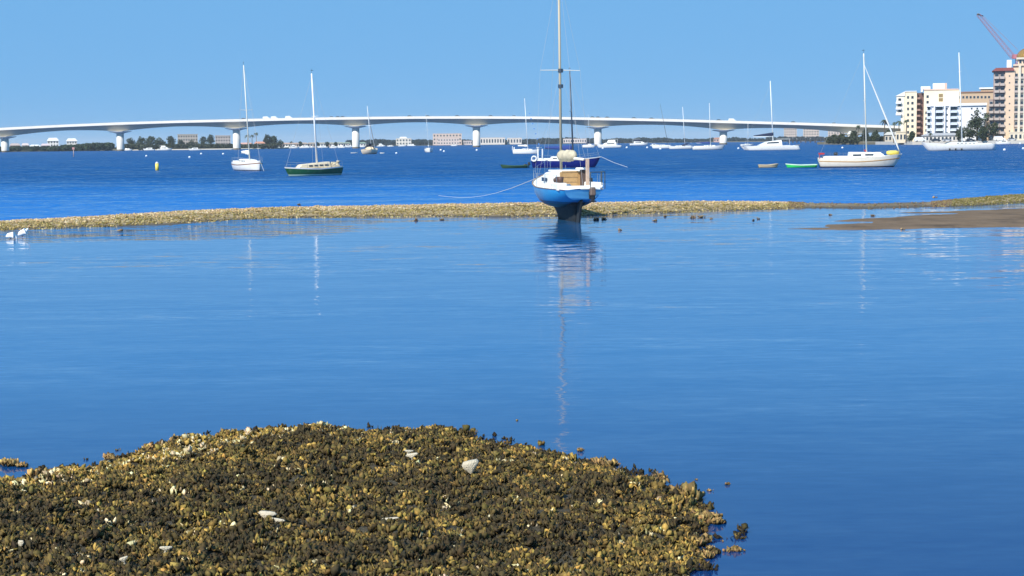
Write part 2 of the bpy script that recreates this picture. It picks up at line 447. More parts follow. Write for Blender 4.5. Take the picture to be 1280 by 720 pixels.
N = 33000
q = np.stack([rng.uniform(-7.2, 2.4, N * 3), rng.uniform(7.9, 18.0, N * 3)], 1)
q = q[(np.abs(q[:, 0]) < q[:, 1] * 0.37 + 0.5)]
sd = reef_sd(q)
edge_keep = (sd > 0.0) | ((sd > -0.12) & (vn(q, 3.0, 9) > 0.12) & (rng.random(len(q)) < 0.6)) | ((sd > -0.4) & (vn(q, 2.0, 19) > 0.10) & (rng.random(len(q)) < 0.10))
q, sd = q[edge_keep][:N], sd[edge_keep][:N]
z = reef_h(q, sd)
lump = vn(q, 2.2, 11); lump2 = vn(q, 8.0, 13)
size = rng.uniform(0.034, 0.072, len(q)) * (1 + 0.35 * lump2)
z = z + np.clip(lump2, 0, 1) * 0.035
z = np.maximum(z, 0.0)
dark, olive, gold, cream = np.array([(0.034, 0.024, 0.008), (0.086, 0.060, 0.015), (0.215, 0.140, 0.032), (0.42, 0.35, 0.20)])
u = rng.random(len(q)); rim = np.exp(-np.maximum(sd, 0) / 0.55)
leftband = np.clip(1.0 - np.abs(sd - 0.55) / 0.6, 0, 1) * np.clip((-1.2 - q[:, 0]) / 1.5, 0, 1)
pg = 0.05 + 0.34 * rim + 0.60 * leftband + 0.22 * lump + 0.08 * lump2
po = pg + 0.42 + 0.55 * lump
tone = np.where((u < pg)[:, None], gold, np.where((u < po)[:, None], olive, dark))
u2 = rng.random(len(q))
tone = np.where((u2 < 0.010 + 0.20 * leftband + 0.02 * rim)[:, None], cream, tone)
tone = tone * np.clip(0.45 + sd / 0.12, 0.4, 1.0)[:, None]            # soaked dark at the waterline
base = np.concatenate([q, z[:, None]], 1)
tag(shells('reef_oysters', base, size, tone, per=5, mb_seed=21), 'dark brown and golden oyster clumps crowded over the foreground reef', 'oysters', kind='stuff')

def clump(px, py, w, label, col=(0.13, 0.09, 0.04), n=10, z=0.0, name='oyster_clump', cat='oyster clump', per=7, size=None, flat=1.0, seed=None, group=None):
    p = wp(px, py, z); s = F / p.y; wm = w / s
    r = np.random.default_rng(seed if seed is not None else int(px * 7 + py * 13))
    sp_ = 0.25 if w > 10 else 0.13
    b = np.stack([r.normal(0, sp_, n) * wm, r.normal(0, sp_ * .9, n) * wm, np.abs(r.normal(0, 0.10, n)) * wm * flat], 1)
    sz = np.full(n, size if size else wm * 0.42) * r.uniform(0.8, 1.3, n)
    t = np.array(col)[None] * r.uniform(0.6, 1.6, (n, 1))
    o = shells(name, b, sz, t, per=per, mb_seed=int(px + py))
    o.location = (p.x, p.y, z); tag(o, label, cat, group)
    return o
def white_shell(px, py, w, h, label, z=0.2):
    p = wp(px, py, z); s = F / p.y; wm, hm = w / s, h / s
    rr = random.Random(int(px)); mb = MB()
    mb.ball((0, 0, hm * .35), 0.5, 1.0, 12, jit=0.16, rr=rr)
    mb.v = [(v[0] * wm * (1 + .25 * v[2] / max(hm, .01)), v[1] * wm * 0.6, hm * .3 + (v[2] - hm * .35) * hm * 1.7 + v[0] * hm * .25) for v in mb.v]
    o = mb.build('oyster_shell', mat('bleached_shell', (0.60, 0.53, 0.40), 0.7, 0.15, 25.0, bump=0.6), None, True)
    o.location = (p.x, p.y, z + 0.02); o.rotation_euler = (0.1, rr.uniform(-.2, .2), rr.uniform(-.4, .4)); tag(o, label, 'shell')
white_shell(589, 591, 16, 13, 'large bleached white shell lying alone on the reef right of centre')
white_shell(334, 651, 15, 9, 'flat bleached white shell on the reef lower left of centre')
white_shell(347, 656, 8, 5, 'small white shell fragment beside the flat bleached shell', 0.2)
white_shell(516, 575, 8, 6, 'small white shell near the top edge of the reef')
white_shell(511, 569, 5, 4, 'tiny white shell just above the small white shell on the reef')
white_shell(488, 654, 8, 4, 'thin pale shell lying in the middle of the reef')
white_shell(208, 692, 7, 6, 'white shell near the bottom left of the reef')
white_shell(156, 706, 5, 7, 'upright white shell close to the bottom edge of the reef')
white_shell(26, 688, 5, 10, 'tall pale yellow shell sticking up at the left of the reef', 0.18)
C = (0.17, 0.11, 0.04)
for a in [(12, 582, 18, 'dark oyster clump awash off the left end of the reef'),
          (28, 583, 12, 'smaller dark oyster clump awash beside the left one'),
          (55, 596, 22, 'dark brown oyster clump standing at the left rim of the reef'),
          (138, 574, 16, 'dark oyster clump poking up beyond the pale left rim'),
          (186, 562, 16, 'low dark oyster clump just off the upper left rim'),
          (218, 551, 12, 'tiny dark oyster clump in the water above the upper left rim'),
          (724, 564, 9, 'round brown oyster clump in the water below the mast reflection'),
          (741, 579, 14, 'brown oyster clump at the right shoulder of the reef'),
          (756, 582, 22, 'tall golden oyster clump with a pale tip on the right rim'),
          (822, 603, 24, 'brown oyster clump jutting above the right rim of the reef'),
          (862, 624, 34, 'big golden brown oyster clump at the right tip of the reef'),
          (880, 650, 26, 'dark oyster clump off the right tip of the reef'),
          (893, 654, 18, 'brown oyster clump at the outer right edge beyond the tip'),
          (873, 681, 22, 'golden oyster clump at the lower right rim'),
          (884, 697, 18, 'brown oyster clump awash below the reef tip'),
          (890, 688, 12, 'small upright oyster clump beside the one awash below the tip'),
          (917, 688, 15, 'isolated brown oyster clump farthest right in the water'),
          (903, 677, 4, 'dark speck of shell in the water above the isolated clump'),
          (887, 614, 6, 'small dark shell in the water above the reef tip'),
          (910, 606, 7, 'small reddish shell in the water right of the reef tip'),
          (871, 600, 5, 'tiny dark shell in the water above right of the rim'),
          (646, 526, 4, 'tiny dark shell alone in the water left of the mast reflection')]:
    clump(a[0], a[1], a[2], a[3], C, n=12 if a[2] > 10 else 5, group='oyster clumps around the reef')

# oyster bar across the middle -----------------------------------------
U = np.concatenate([np.linspace(-700, 0, 60, endpoint=False), np.linspace(0, 1280, 420), np.linspace(1284, 1900, 60)])
Vv = np.linspace(-0.25, 1.25, 40)
ED = [bar_edges(u_) for u_ in U]
def bar_hh(u_): return np.interp(u_, [-200, 0, 300, 700, 860, 960, 1020, 1150, 1190, 1280, 1600], [0.12, 0.15, 0.24, 0.28, 0.26, 0.17, 0.07, 0.05, 0.12, 0.22, 0.3])
def bar_pt(a, b, u_, v):
    p = a + (b - a) * v
    e = nz3(p.x, p.y, 0.25, 2) * 0.10 + nz3(p.x, p.y, 1.4, 4) * 0.04
    k = min(v + e, 1 - v - e * 0.6)
    hh = bar_hh(u_)
    zz = hh * (1 - math.exp(-k / 0.17)) / (1 - math.exp(-0.5 / 0.17)) if k > 0 else k * 0.5
    zz += nz3(p.x, p.y, 1.1, 6) * 0.05 * min(1, max(0, k * 5)) * (hh / 0.25)
    return p.x, p.y, zz
G = np.array([[bar_pt(a, b, u_, v) for v in Vv] for (a, b), u_ in zip(ED, U)])
def bar_mat():
    M = mat('oyster_bar_rubble', (0.30, 0.22, 0.11), 0.9, 0.45, 1.2, bump=1.0, bumpscale=5.0, dirt=(0.40, 0.31, 0.19), dirt_amt=0.8)
    t = M.node_tree; b = t.nodes['Principled BSDF']
    src = b.inputs['Base Color'].links[0].from_socket
    geo = nnode(t, 'ShaderNodeNewGeometry'); sx = nnode(t, 'ShaderNodeSeparateXYZ'); t.links.new(geo.outputs['Position'], sx.inputs[0])
    mr = nnode(t, 'ShaderNodeMapRange'); mr.inputs[1].default_value = 0.03; mr.inputs[2].default_value = 0.10
    t.links.new(sx.outputs['Z'], mr.inputs[0])
    mx = nnode(t, 'ShaderNodeMix', data_type='RGBA'); mx.inputs[6].default_value = (0.075, 0.062, 0.045, 1)     # wet mud low down
    t.links.new(mr.outputs[0], mx.inputs['Factor']); t.links.new(src, mx.inputs[7]); t.links.new(mx.outputs[2], b.inputs['Base Color'])
    return M
tag(grid_mesh('oyster_bar', G[:, :, 0], G[:, :, 1], G[:, :, 2], bar_mat()), kind='structure')
bp_, bs_, bt_ = [], [], []
rr = np.random.default_rng(5)
for _ in range(24000):
    u_ = rr.uniform(-120, 1420); v = rr.beta(1.0, 1.25) * 1.06 - 0.03
    if 1005 < u_ < 1165 and rr.random() < 0.94: continue
    a, b = bar_edges(u_); x, y, zz = bar_pt(a, b, u_, v)
    if zz < -0.03: continue
    bp_.append((x, y, zz)); s_ = rr.uniform(0.045, 0.10); bs_.append(s_)
    k = nz3(x, y, 0.5, 8)
    r_ = rr.random()
    if v < 0.34 + 0.2 * k: c = (0.22, 0.17, 0.055) if r_ < 0.6 else ((0.10, 0.075, 0.03) if r_ < 0.74 else (0.42, 0.33, 0.17))
    else: c = (0.42, 0.30, 0.165) if r_ < 0.60 + 0.4 * k else ((0.32, 0.24, 0.10) if r_ < 0.84 else (0.56, 0.46, 0.32))
    if u_ > 1190: c = (0.12, 0.105, 0.03) if r_ < 0.75 else (0.22, 0.18, 0.08)
    if 985 < u_ < 1190: c = (0.15, 0.10, 0.06) if r_ < .7 else (0.20, 0.16, 0.06)
    bt_.append(c)
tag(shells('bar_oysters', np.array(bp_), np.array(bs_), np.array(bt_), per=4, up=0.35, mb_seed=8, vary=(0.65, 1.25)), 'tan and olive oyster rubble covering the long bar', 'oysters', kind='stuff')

# mud flat at the right ------------------------------------------------
def mud_flat():
    top = [(985, 285.6), (1020, 284.2), (1036, 281), (1060, 279.8), (1090, 279.5), (1088, 277.2), (1040, 276.6), (1070, 274.2), (1110, 271.8), (1140, 270), (1190, 268.5), (1200, 266.5),
           (1120, 266.2), (1170, 264.4), (1230, 262.5), (1300, 260), (1450, 256), (1700, 252)]
    bot = [(985, 286.2), (1010, 286.8), (1050, 287), (1110, 286), (1180, 285), (1280, 283.2), (1450, 280), (1700, 277)]
    ring = [wp(x, y) for x, y in top] + [wp(x, y) for x, y in reversed(bot)]
    P = np.array([[p.x, p.y] for p in ring])
    A_, B_ = P, np.roll(P, -1, 0)
    xs = np.arange(9.5, 50, 0.22); ys = np.arange(52, 92, 0.22)
    XX, YY = np.meshgrid(xs, ys); q = np.stack([XX.ravel(), YY.ravel()], 1)
    d = np.full(len(q), 1e9); ins = np.zeros(len(q), bool)
    for a, b in zip(A_, B_):
        e = b - a; w = q - a; tt = np.clip((w @ e) / (e @ e), 0, 1)
        d = np.minimum(d, np.linalg.norm(w - tt[:, None] * e, axis=1))
        ins ^= ((a[1] > q[:, 1]) != (b[1] > q[:, 1])) & (q[:, 0] < (b[0] - a[0]) * (q[:, 1] - a[1]) / (b[1] - a[1] + 1e-12) + a[0])
    sd = np.where(ins, d, -d)
    nn = np.array([nz3(x * .6, y, 0.9, 15) for x, y in q])
    z = np.where(sd > 0, 0.055 * (1 - np.exp(-sd / 0.6)), np.maximum(sd * 0.2, -0.3)) + nn * 0.035
    M = mat('wet_mud', (0.165, 0.115, 0.075), 0.9, 0.45, 0.7, spec=0.08, bump=0.5, bumpscale=9, dirt=(0.055, 0.042, 0.034), dirt_amt=0.95)
    tag(grid_mesh('mud_flat', XX, YY, z.reshape(XX.shape), M, (sd > -0.6).reshape(XX.shape)), kind='structure')
mud_flat()
for a in [(820, 276.5, 9, 'reddish oyster clump in the shallows right of the blue boat'), (832, 271, 4, 'small dark shell above the reddish clump in the shallows'),
          (867, 272.5, 7, 'dark oyster clump standing off the bar, left of a pair'), (876, 272, 7, 'dark oyster clump standing off the bar, right of a pair'),
          (889, 274, 4, 'small dark shell just right of the pair off the bar'), (941, 276, 4, 'small dark shell below the mast reflection'),
          (948, 274, 4, 'tiny dark shell near the start of the thin mud line'), (755, 274.5, 6, 'flat dark shell bank right of the blue keel'),
          (745, 275, 6, 'dark weed strand beside the blue boat keel'), (775, 288, 4, 'tiny dark shell in the calm water right of the blue boat'),
          (1038, 269, 5, 'small dark shell left of the mud flat'), (1091, 270, 5, 'dark shell on the water edge of the mud flat'),
          (150, 289, 8, 'reddish weed patch in the blue water at the left'), (520, 276, 5, 'small brown shell below the middle of the bar'),
          (553, 275, 5, 'brown oyster knob at the near edge of the bar'), (1168, 247.5, 7, 'dark stone on the far edge of the bar at the right'),
          (375, 257, 8, 'dark stone on the crest of the bar left of centre'), (1128, 287, 4, 'tiny dark shell just below the mud flat')]:
    clump(a[0], a[1], a[2], a[3], (0.13, 0.09, 0.05), n=4, per=4, group='oyster clumps in the shallows by the bar', flat=0.25, size=min(.12, a[2] * .02))

# ------------------------------------------------------------------ boats
def lerp3(t, a, b, c):
    return a + (b - a) * (t / 0.45) if t < 0.45 else b + (c - b) * ((t - 0.45) / 0.55) ** 1.4
def hull_fn(L, B, fs, fm, fb, draft, tw, rb, rs, p=0.55, q=1.0, kz=None):
    def pt(t, s, side=1, out=0.0):
        f = tw + (1 - tw) * math.sin(PI / 2 * t / 0.45) if t < 0.45 else math.cos(PI / 2 * ((t - 0.45) / 0.55) ** 1.35) ** 0.9
        b = B / 2 * max(f, 0.012)
        zs = lerp3(t, fs, fm, fb)
        zk = -draft * math.sin(PI * min(max(0.08 + 0.84 * t, 0), 1)) ** 0.6
        if kz: zk = kz(t)
        th = s * PI / 2
        y = b * math.cos(th) ** p
        zz = zs + (zk - zs) * math.sin(th) ** q
        x = -L / 2 + L * t
        x -= rb * s * max(0, (t - 0.45) / 0.55) ** 2
        x += rs * s * max(0, 1 - t / 0.35) ** 2
        return Vector((x, side * (y + out), zz))
    return pt
def hull_mesh(pt, NS=18, MS=8):
    mb = MB(); rings = []
    for i in range(NS + 1):
        t = i / NS
        rings.append([pt(t, k / MS, 1) for k in range(MS + 1)] + [pt(t, k / MS, -1) for k in range(MS - 1, -1, -1)])
    mb.loft(rings, closed=False, caps=True)
    return mb
def deck_mesh(pt, drop=0.04, t0=0.0, t1=1.0, NS=18, camber=0.05):
    mb = MB(); rings = []
    for i in range(NS + 1):
        t = t0 + (t1 - t0) * i / NS
        a = pt(t, 0, 1); row = []
        for k in range(-3, 4):
            f = k / 3; row.append((a.x, a.y * f * 0.985, a.z - drop + camber * (1 - f * f)))
        rings.append(row)
    mb.loft(rings, closed=False, caps=False)
    return mb
def strip_mesh(pt, s0, s1, out=0.015, NS=20):
    mb = MB()
    for side in (1, -1):
        rings = [[pt(i / NS, s0, side, out), pt(i / NS, s1, side, out), pt(i / NS, s1, side, -0.02), pt(i / NS, s0, side, -0.02)] for i in range(NS + 1)]
        mb.loft(rings)
    return mb
def cabin_mesh(x0, x1, w0, w1, z0, z1, h0, h1, slope=0.5, inset=0.8, aft=0.1):
    """x0 aft, x1 fore; w half widths; z base heights; h heights"""
    mb = MB(); rings = []
    for k, (f, zi, wi) in enumerate([(0, 0, 1), (0.75, 0.75, inset + (1 - inset) * .35), (1, 1, inset - 0.06)]):
        ring = []
        n = 6
        for i in range(n + 1):
            u_ = i / n; x = x0 + aft * f + (x1 - slope * f - x0 - aft * f) * u_
            w = (w0 + (w1 - w0) * u_) * wi; zz = (z0 + (z1 - z0) * u_) + (h0 + (h1 - h0) * u_) * f
            ring.append((x, w, zz))
        ring += [(x, -w, zz) for x, w, zz in reversed(ring)]
        rings.append(ring)
    mb.loft(rings)
    return mb

def sailboat(name, label, px, py, L, head, H, hullm, cab=(0.35, 0.72), mastx=0.55, B=None, fb=(0.9, 0.85, 1.15), deckm=None, mastm=None, boom=None,
             boomlen=0.36, lean=0.0, mr=0.11, stripe=None, jib=None, win=3, group=None, tw=0.6, rake_b=None, dodger=None, rails=True, spreaders=1, cabh=0.42, sub=True, wires=True, cat='sailboat', rs=0.25, boomz=None):
    p = wp(px, py); B = B or L * 0.31
    t = thing(name, label, cat, (p.x, p.y, 0), head, group)
    pt = hull_fn(L, B, fb[0], fb[1], fb[2], 0.35, tw, rake_b if rake_b is not None else L * 0.12, rs)
    hull_mesh(pt).build('hull', hullm, t, True)
    deck_mesh(pt).build('deck', deckm or WHITE2, t, True)
    if stripe: strip_mesh(pt, stripe[0], stripe[1]).build('rub_rail', stripe[2], t)
    tx = lambda f: -L / 2 + L * f
    zb = lambda f: lerp3(f, *fb)
    bw = lambda f: pt(f, 0).y
    c = None
    if cab:
        c0, c1 = cab
        c = cabin_mesh(tx(c0), tx(c1), bw(c0) * 0.72, bw(c1) * 0.62, zb(c0) - 0.05, zb(c1) - 0.05, cabh + 0.08, cabh * 0.7, slope=L * 0.06).build('cabin', deckm or WHITE2, t, bevel=0.04)
        if win:
            wm = MB(); wl = (tx(c1) - tx(c0)) * 0.62 / win
            wm.box(-wl * 0.36, wl * 0.36, -0.012, 0.012, -cabh * 0.15, cabh * 0.15)
            wme = meshdata(wm, 'window', GLASS)
            for k in range(win):
                f = (k + 0.5) / win; X = tx(c0) + (tx(c1) - tx(c0)) * (0.06 + 0.66 * f)
                ff = (X - tx(c0)) / (tx(c1) - tx(c0))
                base = bw(c0) * 0.72 + (bw(c1) * 0.62 - bw(c0) * 0.72) * ff
                for sd_ in (1, -1):
                    hh = (cabh + 0.08) + (cabh * 0.7 - cabh - 0.08) * ff
                    o = reuse('window', wme, t, (X, sd_ * (base * 0.944 + 0.01), zb(c0) + (zb(c1) - zb(c0)) * ff - 0.05 + hh * 0.48), math.atan2(sd_ * (bw(c1) * 0.62 - bw(c0) * 0.72), tx(c1) - tx(c0)))
        # cockpit coaming
        for sd_ in (1, -1):
            ck = MB(); ck.box(tx(0.06), tx(c0) - 0.05, sd_ * bw(0.2) * 0.62 - 0.06, sd_ * bw(0.2) * 0.62 + 0.06, zb(0.15) - 0.05, zb(0.15) + 0.2)
            ck.build('cockpit_coaming', deckm or WHITE2, t, bevel=0.03)
    mx = tx(mastx); mz = zb(mastx) + (cabh * 0.8 if cab and cab[0] < mastx < cab[1] else 0)
    mm = mastm or ALU
    ca, sa = math.cos(head), math.sin(head)
    # lean is the sideways offset (m, towards world +X) of the mast head
    dx, dy = lean * ca, -lean * sa
    top = Vector((mx + dx - 0.0, dy, mz + H))
    if H:
        MB().tube((mx, 0, mz - 0.1), top, mr, mr * 0.62, 10).build('mast', mm, t, True)
        base = Vector((mx, 0, mz)); sprs = []
        for k in range(spreaders):
            f = (k + 1) / (spreaders + 1) * 1.05; c_ = base.lerp(top, f); w = B * 0.30
            MB().tube(c_ + Vector((-0.1, -w, 0.05)), c_ + Vector((0, 0, 0)), 0.02, 0.03).tube(c_, c_ + Vector((-0.1, w, 0.05)), 0.03, 0.02).build('spreader', mm, t)
            sprs.append((c_, w))
        if wires:
            wr = MB(); r_ = 0.009
            wr.tube(pt(0.985, 0, 1) * 1.0, top + Vector((0, 0, -0.3)), r_, n=4); wr.tube((tx(0.01), 0, zb(0)), top, r_, n=4)
            for sd_ in (1, -1):
                ch = pt(mastx - 0.02, 0, sd_)
                if sprs:
                    prev = ch
                    for c_, w in sprs:
                        tip = c_ + Vector((-0.1, sd_ * w, 0.05)); wr.tube(prev, tip, r_, n=4); prev = tip
                    wr.tube(prev, top, r_, n=4)
                else: wr.tube(ch, top, r_, n=4)
            wr.build('rigging', WIRE, t)
        MB().tube(top, top + Vector((0, 0, 0.5)), 0.012, n=4).box(top.x - .2, top.x + .1, top.y - .02, top.y + .02, top.z + .3, top.z + .34).build('masthead_vane', BLACK, t)
    if boom:
        bz = mz + (boomz or 0.75); bl = L * boomlen
        MB().tube((mx - 0.1, 0, bz), (mx - bl, 0, bz + 0.1), 0.05, 0.045).build('boom', mm, t, True)
        rings = []
        rr_ = random.Random(int(px))
        for k in range(11):
            f = k / 10; R_ = (0.24 - 0.13 * f) * (1 + 0.12 * rr_.uniform(-1, 1)); R_ = R_ * (0.75 if k in (0, 10) else 1)
            rings.append([(mx - 0.12 - (bl - 0.15) * f, R_ * 0.75 * math.cos(2 * PI * j / 10), bz + 0.1 * f + 0.16 + R_ * math.sin(2 * PI * j / 10) * (1.1 + 0.5 * (1 - f))) for j in range(10)])
        MB().loft(rings).build('sail_cover', boom, t, True)
    if jib:
        a = pt(0.975, 0, 1); a = Vector((a.x, 0, a.z + 0.15)); b = top + Vector((0, 0, -H * 0.1))
        rings = []; n = 14
        for k in range(n + 1):
            f = k / n; c_ = a.lerp(b, f); R_ = jib[1] * (0.55 + 0.9 * math.sin(PI * min(1, f * 0.9 + 0.08)) ** 0.7 - 0.45 * f)
            rings.append([c_ + Vector((R_ * math.cos(2 * PI * j / 8), R_ * math.sin(2 * PI * j / 8), 0)) for j in range(8)])
        MB().loft(rings).build('furled_jib', jib[0], t, True)
    if rails:
        rl = MB(); ph = 0.55
        for sd_ in (1, -1):
            for f in (0.02, 0.16, 0.32, 0.5, 0.68, 0.84, 0.96):
                a = pt(f, 0, sd_); rl.tube(a, a + Vector((0, -sd_ * 0.03, ph)), 0.014, n=5)
            pr = [pt(f, 0, sd_) + Vector((0, -sd_ * 0.03, ph)) for f in (0.02, 0.16, 0.32, 0.5, 0.68, 0.84, 0.96)]
            rl.path(pr, 0.009, 4); rl.path([q_ - Vector((0, 0, ph * 0.45)) for q_ in pr], 0.007, 4)
        a, b = pt(0.96, 0, 1), pt(0.96, 0, -1); tip = pt(1, 0) + Vector((0.1, 0, ph)); tip.y = 0
        rl.path([a + Vector((0, 0, ph)), tip, b + Vector((0, 0, ph))], 0.018, 5)
        a, b = pt(0.02, 0, 1), pt(0.02, 0, -1)
        rl.tube(a + Vector((0, 0, ph)), b + Vector((0, 0, ph)), 0.018, n=5)
        rl.build('guard_rail', STEEL, t)
    if dodger:
        x = tx(cab[0]) ; w = bw(cab[0]) * 0.66; z0 = zb(cab[0]) + cabh
        rings = []
        for k in range(5):
            f = k / 4; hh = 0.62 * math.sin(PI / 2 * (0.25 + 0.75 * f))
            rings.append([(x + 0.75 - 1.2 * f, w * math.cos(PI * j / 8), z0 - 0.25 + (hh + 0.2) * math.sin(PI * j / 8) ** 0.6) for j in range(9)])
        MB().loft(rings, closed=False, caps=False).build('dodger', dodger, t, True)
    t['mz'] = 0
    del t['mz']
    return t, pt, tx, zb, bw, top

WHH = hull_mat('white_hull', [(0.06, (0.05, 0.04, 0.05)), (3, (0.80, 0.80, 0.78))])
WHH2 = hull_mat('white_hull_red_boot', [(0.10, (0.16, 0.05, 0.04)), (3, (0.80, 0.79, 0.75))])
def rad(a): return math.radians(a)

# -- first white sloop left, bow towards the camera
t, pt, tx, zb, bw, top = sailboat('sailboat', 'white sloop moored end on at left, bow towards the viewer and bare pale mast', 311, 213, 8.4, rad(-60), 12.2,
    hull_mat('white_hull_black_boot', [(0.10, (0.03, 0.03, 0.035)), (3, (0.80, 0.80, 0.78))]), stripe=(0.12, 0.17, mat('brown_stripe', (0.25, 0.12, 0.06), 0.5)), fb=(1.1, 1.05, 1.3), lean=-0.45, mr=0.085, B=2.9,
    boom=WHSAIL, rake_b=0.5, mastm=GOLDALU)
MB().path([(pt(1, 0).x, 0, 1.2), (pt(1, 0).x + 0.9, 0.1, 0.1), (pt(1, 0).x + 1.2, 0.1, -0.2)], 0.02).build('mooring_line', ROPE, t)
# -- green sloop
GRN = hull_mat('dark_green_hull', [(0.03, (0.02, 0.06, 0.03)), (0.17, (0.45, 0.62, 0.50)), (3, (0.015, 0.095, 0.040))], 0.25, (0.2, 0.3, 0.2), 0.35)
t, pt, tx, zb, bw, top = sailboat('sailboat', 'dark green sloop with long cream cabin and bare white mast', 391, 219.5, 6.7, rad(217), 9.5,
    GRN, deckm=CREAM, mastx=0.42, lean=-0.35, mr=0.11, cab=(0.22, 0.78), fb=(0.95, 0.78, 0.95), cabh=0.55, B=2.3, win=4, stripe=(0.0, 0.07, WHITE))
mb = MB(); a = pt(0.03, 0)
for k in range(7):
    mb.ball((a.x + 0.15 + random.uniform(-.1, .5), random.uniform(-.6, .6), a.z + random.uniform(0.1, 0.5)), random.uniform(.16, .3), 0.8, 8, jit=.15)
mb.build('stern_gear', CANVAS, t)
sc_ = MB(); g = [[pt(0.05 + 0.20 * i / 5, 0.18 + 0.07 * math.sin(i * 2.1) + (0.42 - 0.05 * i) * j / 3, -1, 0.012) for j in range(4)] for i in range(6)]  # pale cream patch on the hull side near the stern
sc_.loft(g, closed=False, caps=False).build('pale_patch', mat('patch_cream', (0.60, 0.58, 0.40), .7, .35, 4), t)
# -- tan motor sailer, stern on
t, pt, tx, zb, bw, top = sailboat('sailboat', 'tan ketch seen stern on beyond the two left sloops, right of a bridge pier', 463.5, 192.5, 11, rad(80), 13.5,
    hull_mat('tan_hull', [(0.12, (0.12, 0.08, 0.05)), (3, (0.68, 0.58, 0.44))]), deckm=CREAM, B=4.2, fb=(1.5, 1.4, 1.9), cabh=0.9, tw=0.85, lean=-1.0, mr=0.10, boom=NAVYCV, dodger=NAVYCV, jib=(mat('grey_furled_sail', (0.35, 0.38, 0.42), 0.8), 0.12))
# -- small white sloop bow on
sailboat('sailboat', 'small white sloop seen end on beside two mooring balls below the bridge', 536, 190.3, 8, rad(-80), 12.5, WHH, B=3.0, fb=(1.2, 1.1, 1.5), lean=-0.9, mr=0.05, boom=WHSAIL)
# -- white sloop with flags
t, pt, tx, zb, bw, top = sailboat('sailboat', 'white sloop with a string of blue pennants left of the stranded boat', 658.5, 192.3, 8.0, rad(-12), 14.2, WHH, lean=-0.8, mr=0.10, fb=(1.15, 1.0, 1.3), mastx=0.54, boom=WHSAIL)
fl = MB()
for k in range(7):
    f = 0.12 + k * 0.10; c_ = Vector((pt(0.98, 0).x, 0, 1.3)).lerp(top, f)
    fl.add([c_, c_ + Vector((0, 0, -0.45)), c_ + Vector((0.5, 0.05, -0.3))], [(0, 1, 2)]); fl.add([c_ + Vector((0, .03, 0)), c_ + Vector((0, .03, -0.45)), c_ + Vector((0.5, 0.08, -0.3))], [(0, 1, 2)])
fl.build('pennants', mat('pennant_blue', (0.08, 0.25, 0.6), 0.8), t)
MB().box(-4.05, -3.9, -0.9, -0.7, 1.1, 2.2).box(-3.9, -3.6, 0.4, 0.9, 1.1, 1.9).build('stern_gear', WHITE, t, bevel=0.03)
# -- navy sloop behind the stranded boat
NAVYH = hull_mat('navy_hull', [(0.05, (0.10, 0.02, 0.02)), (3, (0.010, 0.018, 0.16))], 0.2, (0.02, 0.03, 0.12), 0.3)
t, pt, tx, zb, bw, top = sailboat('sailboat', 'navy blue sloop with blue sail cover and dark mast right behind the stranded boat', 708, 209.3, 8.9, rad(-14), 10.9, NAVYH, lean=-0.35, mr=0.12,
    mastm=DARKALU, boom=BLUECV, boomlen=0.42, mastx=0.60, fb=(1.0, 0.95, 1.35), cab=(0.28, 0.70), stripe=(0.0, 0.05, WHITE), spreaders=1, boomz=0.95)
mb = MB()
n = 16
for k in range(n):
    a0, a1 = 2 * PI * k / n, 2 * PI * (k + 1) / n
    mb.tube((-4.0 + .32 * math.cos(a0), -1.05, 1.15 + .32 * math.sin(a0)), (-4.0 + .32 * math.cos(a1), -1.05, 1.15 + .32 * math.sin(a1)), 0.09)
mb.build('lifebuoy', WHITE, t, True)
MB().box(-3.6, -3.45, -.9, -.75, 0.95, 2.6).box(-3.0, -2.88, -.95, -.8, 0.95, 2.4).box(-3.7, -3.4, -1, 0.9, 2.55, 2.62).build('stern_arch', WHITE, t, bevel=0.01)
bowp = t.matrix_basis @ Vector((pt(1, 0).x, 0, 1.35))
e_ = wp(786, 209)
MB().path([bowp, bowp.lerp(e_, .5) + Vector((0, 0, -.12)), e_ + Vector((0, 0, -.05))], 0.02).build('mooring_line', ROPE).parent = None
tag(bpy.data.objects['mooring_line.001'] if 'mooring_line.001' in bpy.data.objects else bpy.data.objects['mooring_line'], 'pale mooring line running right from the navy bow into the bay', 'rope')
# -- boats right of centre
sailboat('sailboat', 'white sloop with a dark cockpit canopy beside the bridge pier, left of a motor yacht', 736.5, 184.5, 7.5, rad(-30), 16, WHH, lean=-0.8, mr=0.08, B=3.4, fb=(1.3, 1.2, 1.6), dodger=NAVYCV, cabh=0.8, boom=NAVYCV)
t, pt, tx, zb, bw, top = sailboat('sailboat', 'white sloop with a strongly raked dark mast among the boats right of centre', 826.5, 185.5, 8.6, rad(172), 17.5, WHH, lean=-3.4, mr=0.09, mastm=DARKALU, mastx=0.15, fb=(1.2, 1.1, 1.5), boom=None, cab=(0.3, 0.75), wires=True)
sailboat('sailboat', 'white sloop with navy canopy between the raked dark mast and the long sloop', 850, 186.3, 9.6, rad(180), 15.2, WHH2, lean=-0.9, mr=0.11, fb=(1.1, 0.95, 1.25), mastx=0.30, dodger=NAVYCV, boom=NAVYCV, boomlen=0.2)
sailboat('sailboat', 'long white sloop with royal blue sail cover just left of a bridge pier', 886, 187.2, 11.4, rad(-3), 14.5, WHH2, lean=-0.4, mr=0.11, fb=(1.15, 1.1, 1.7), mastx=0.55, boom=BLUECV, boomlen=0.42, deckm=WHITE2)
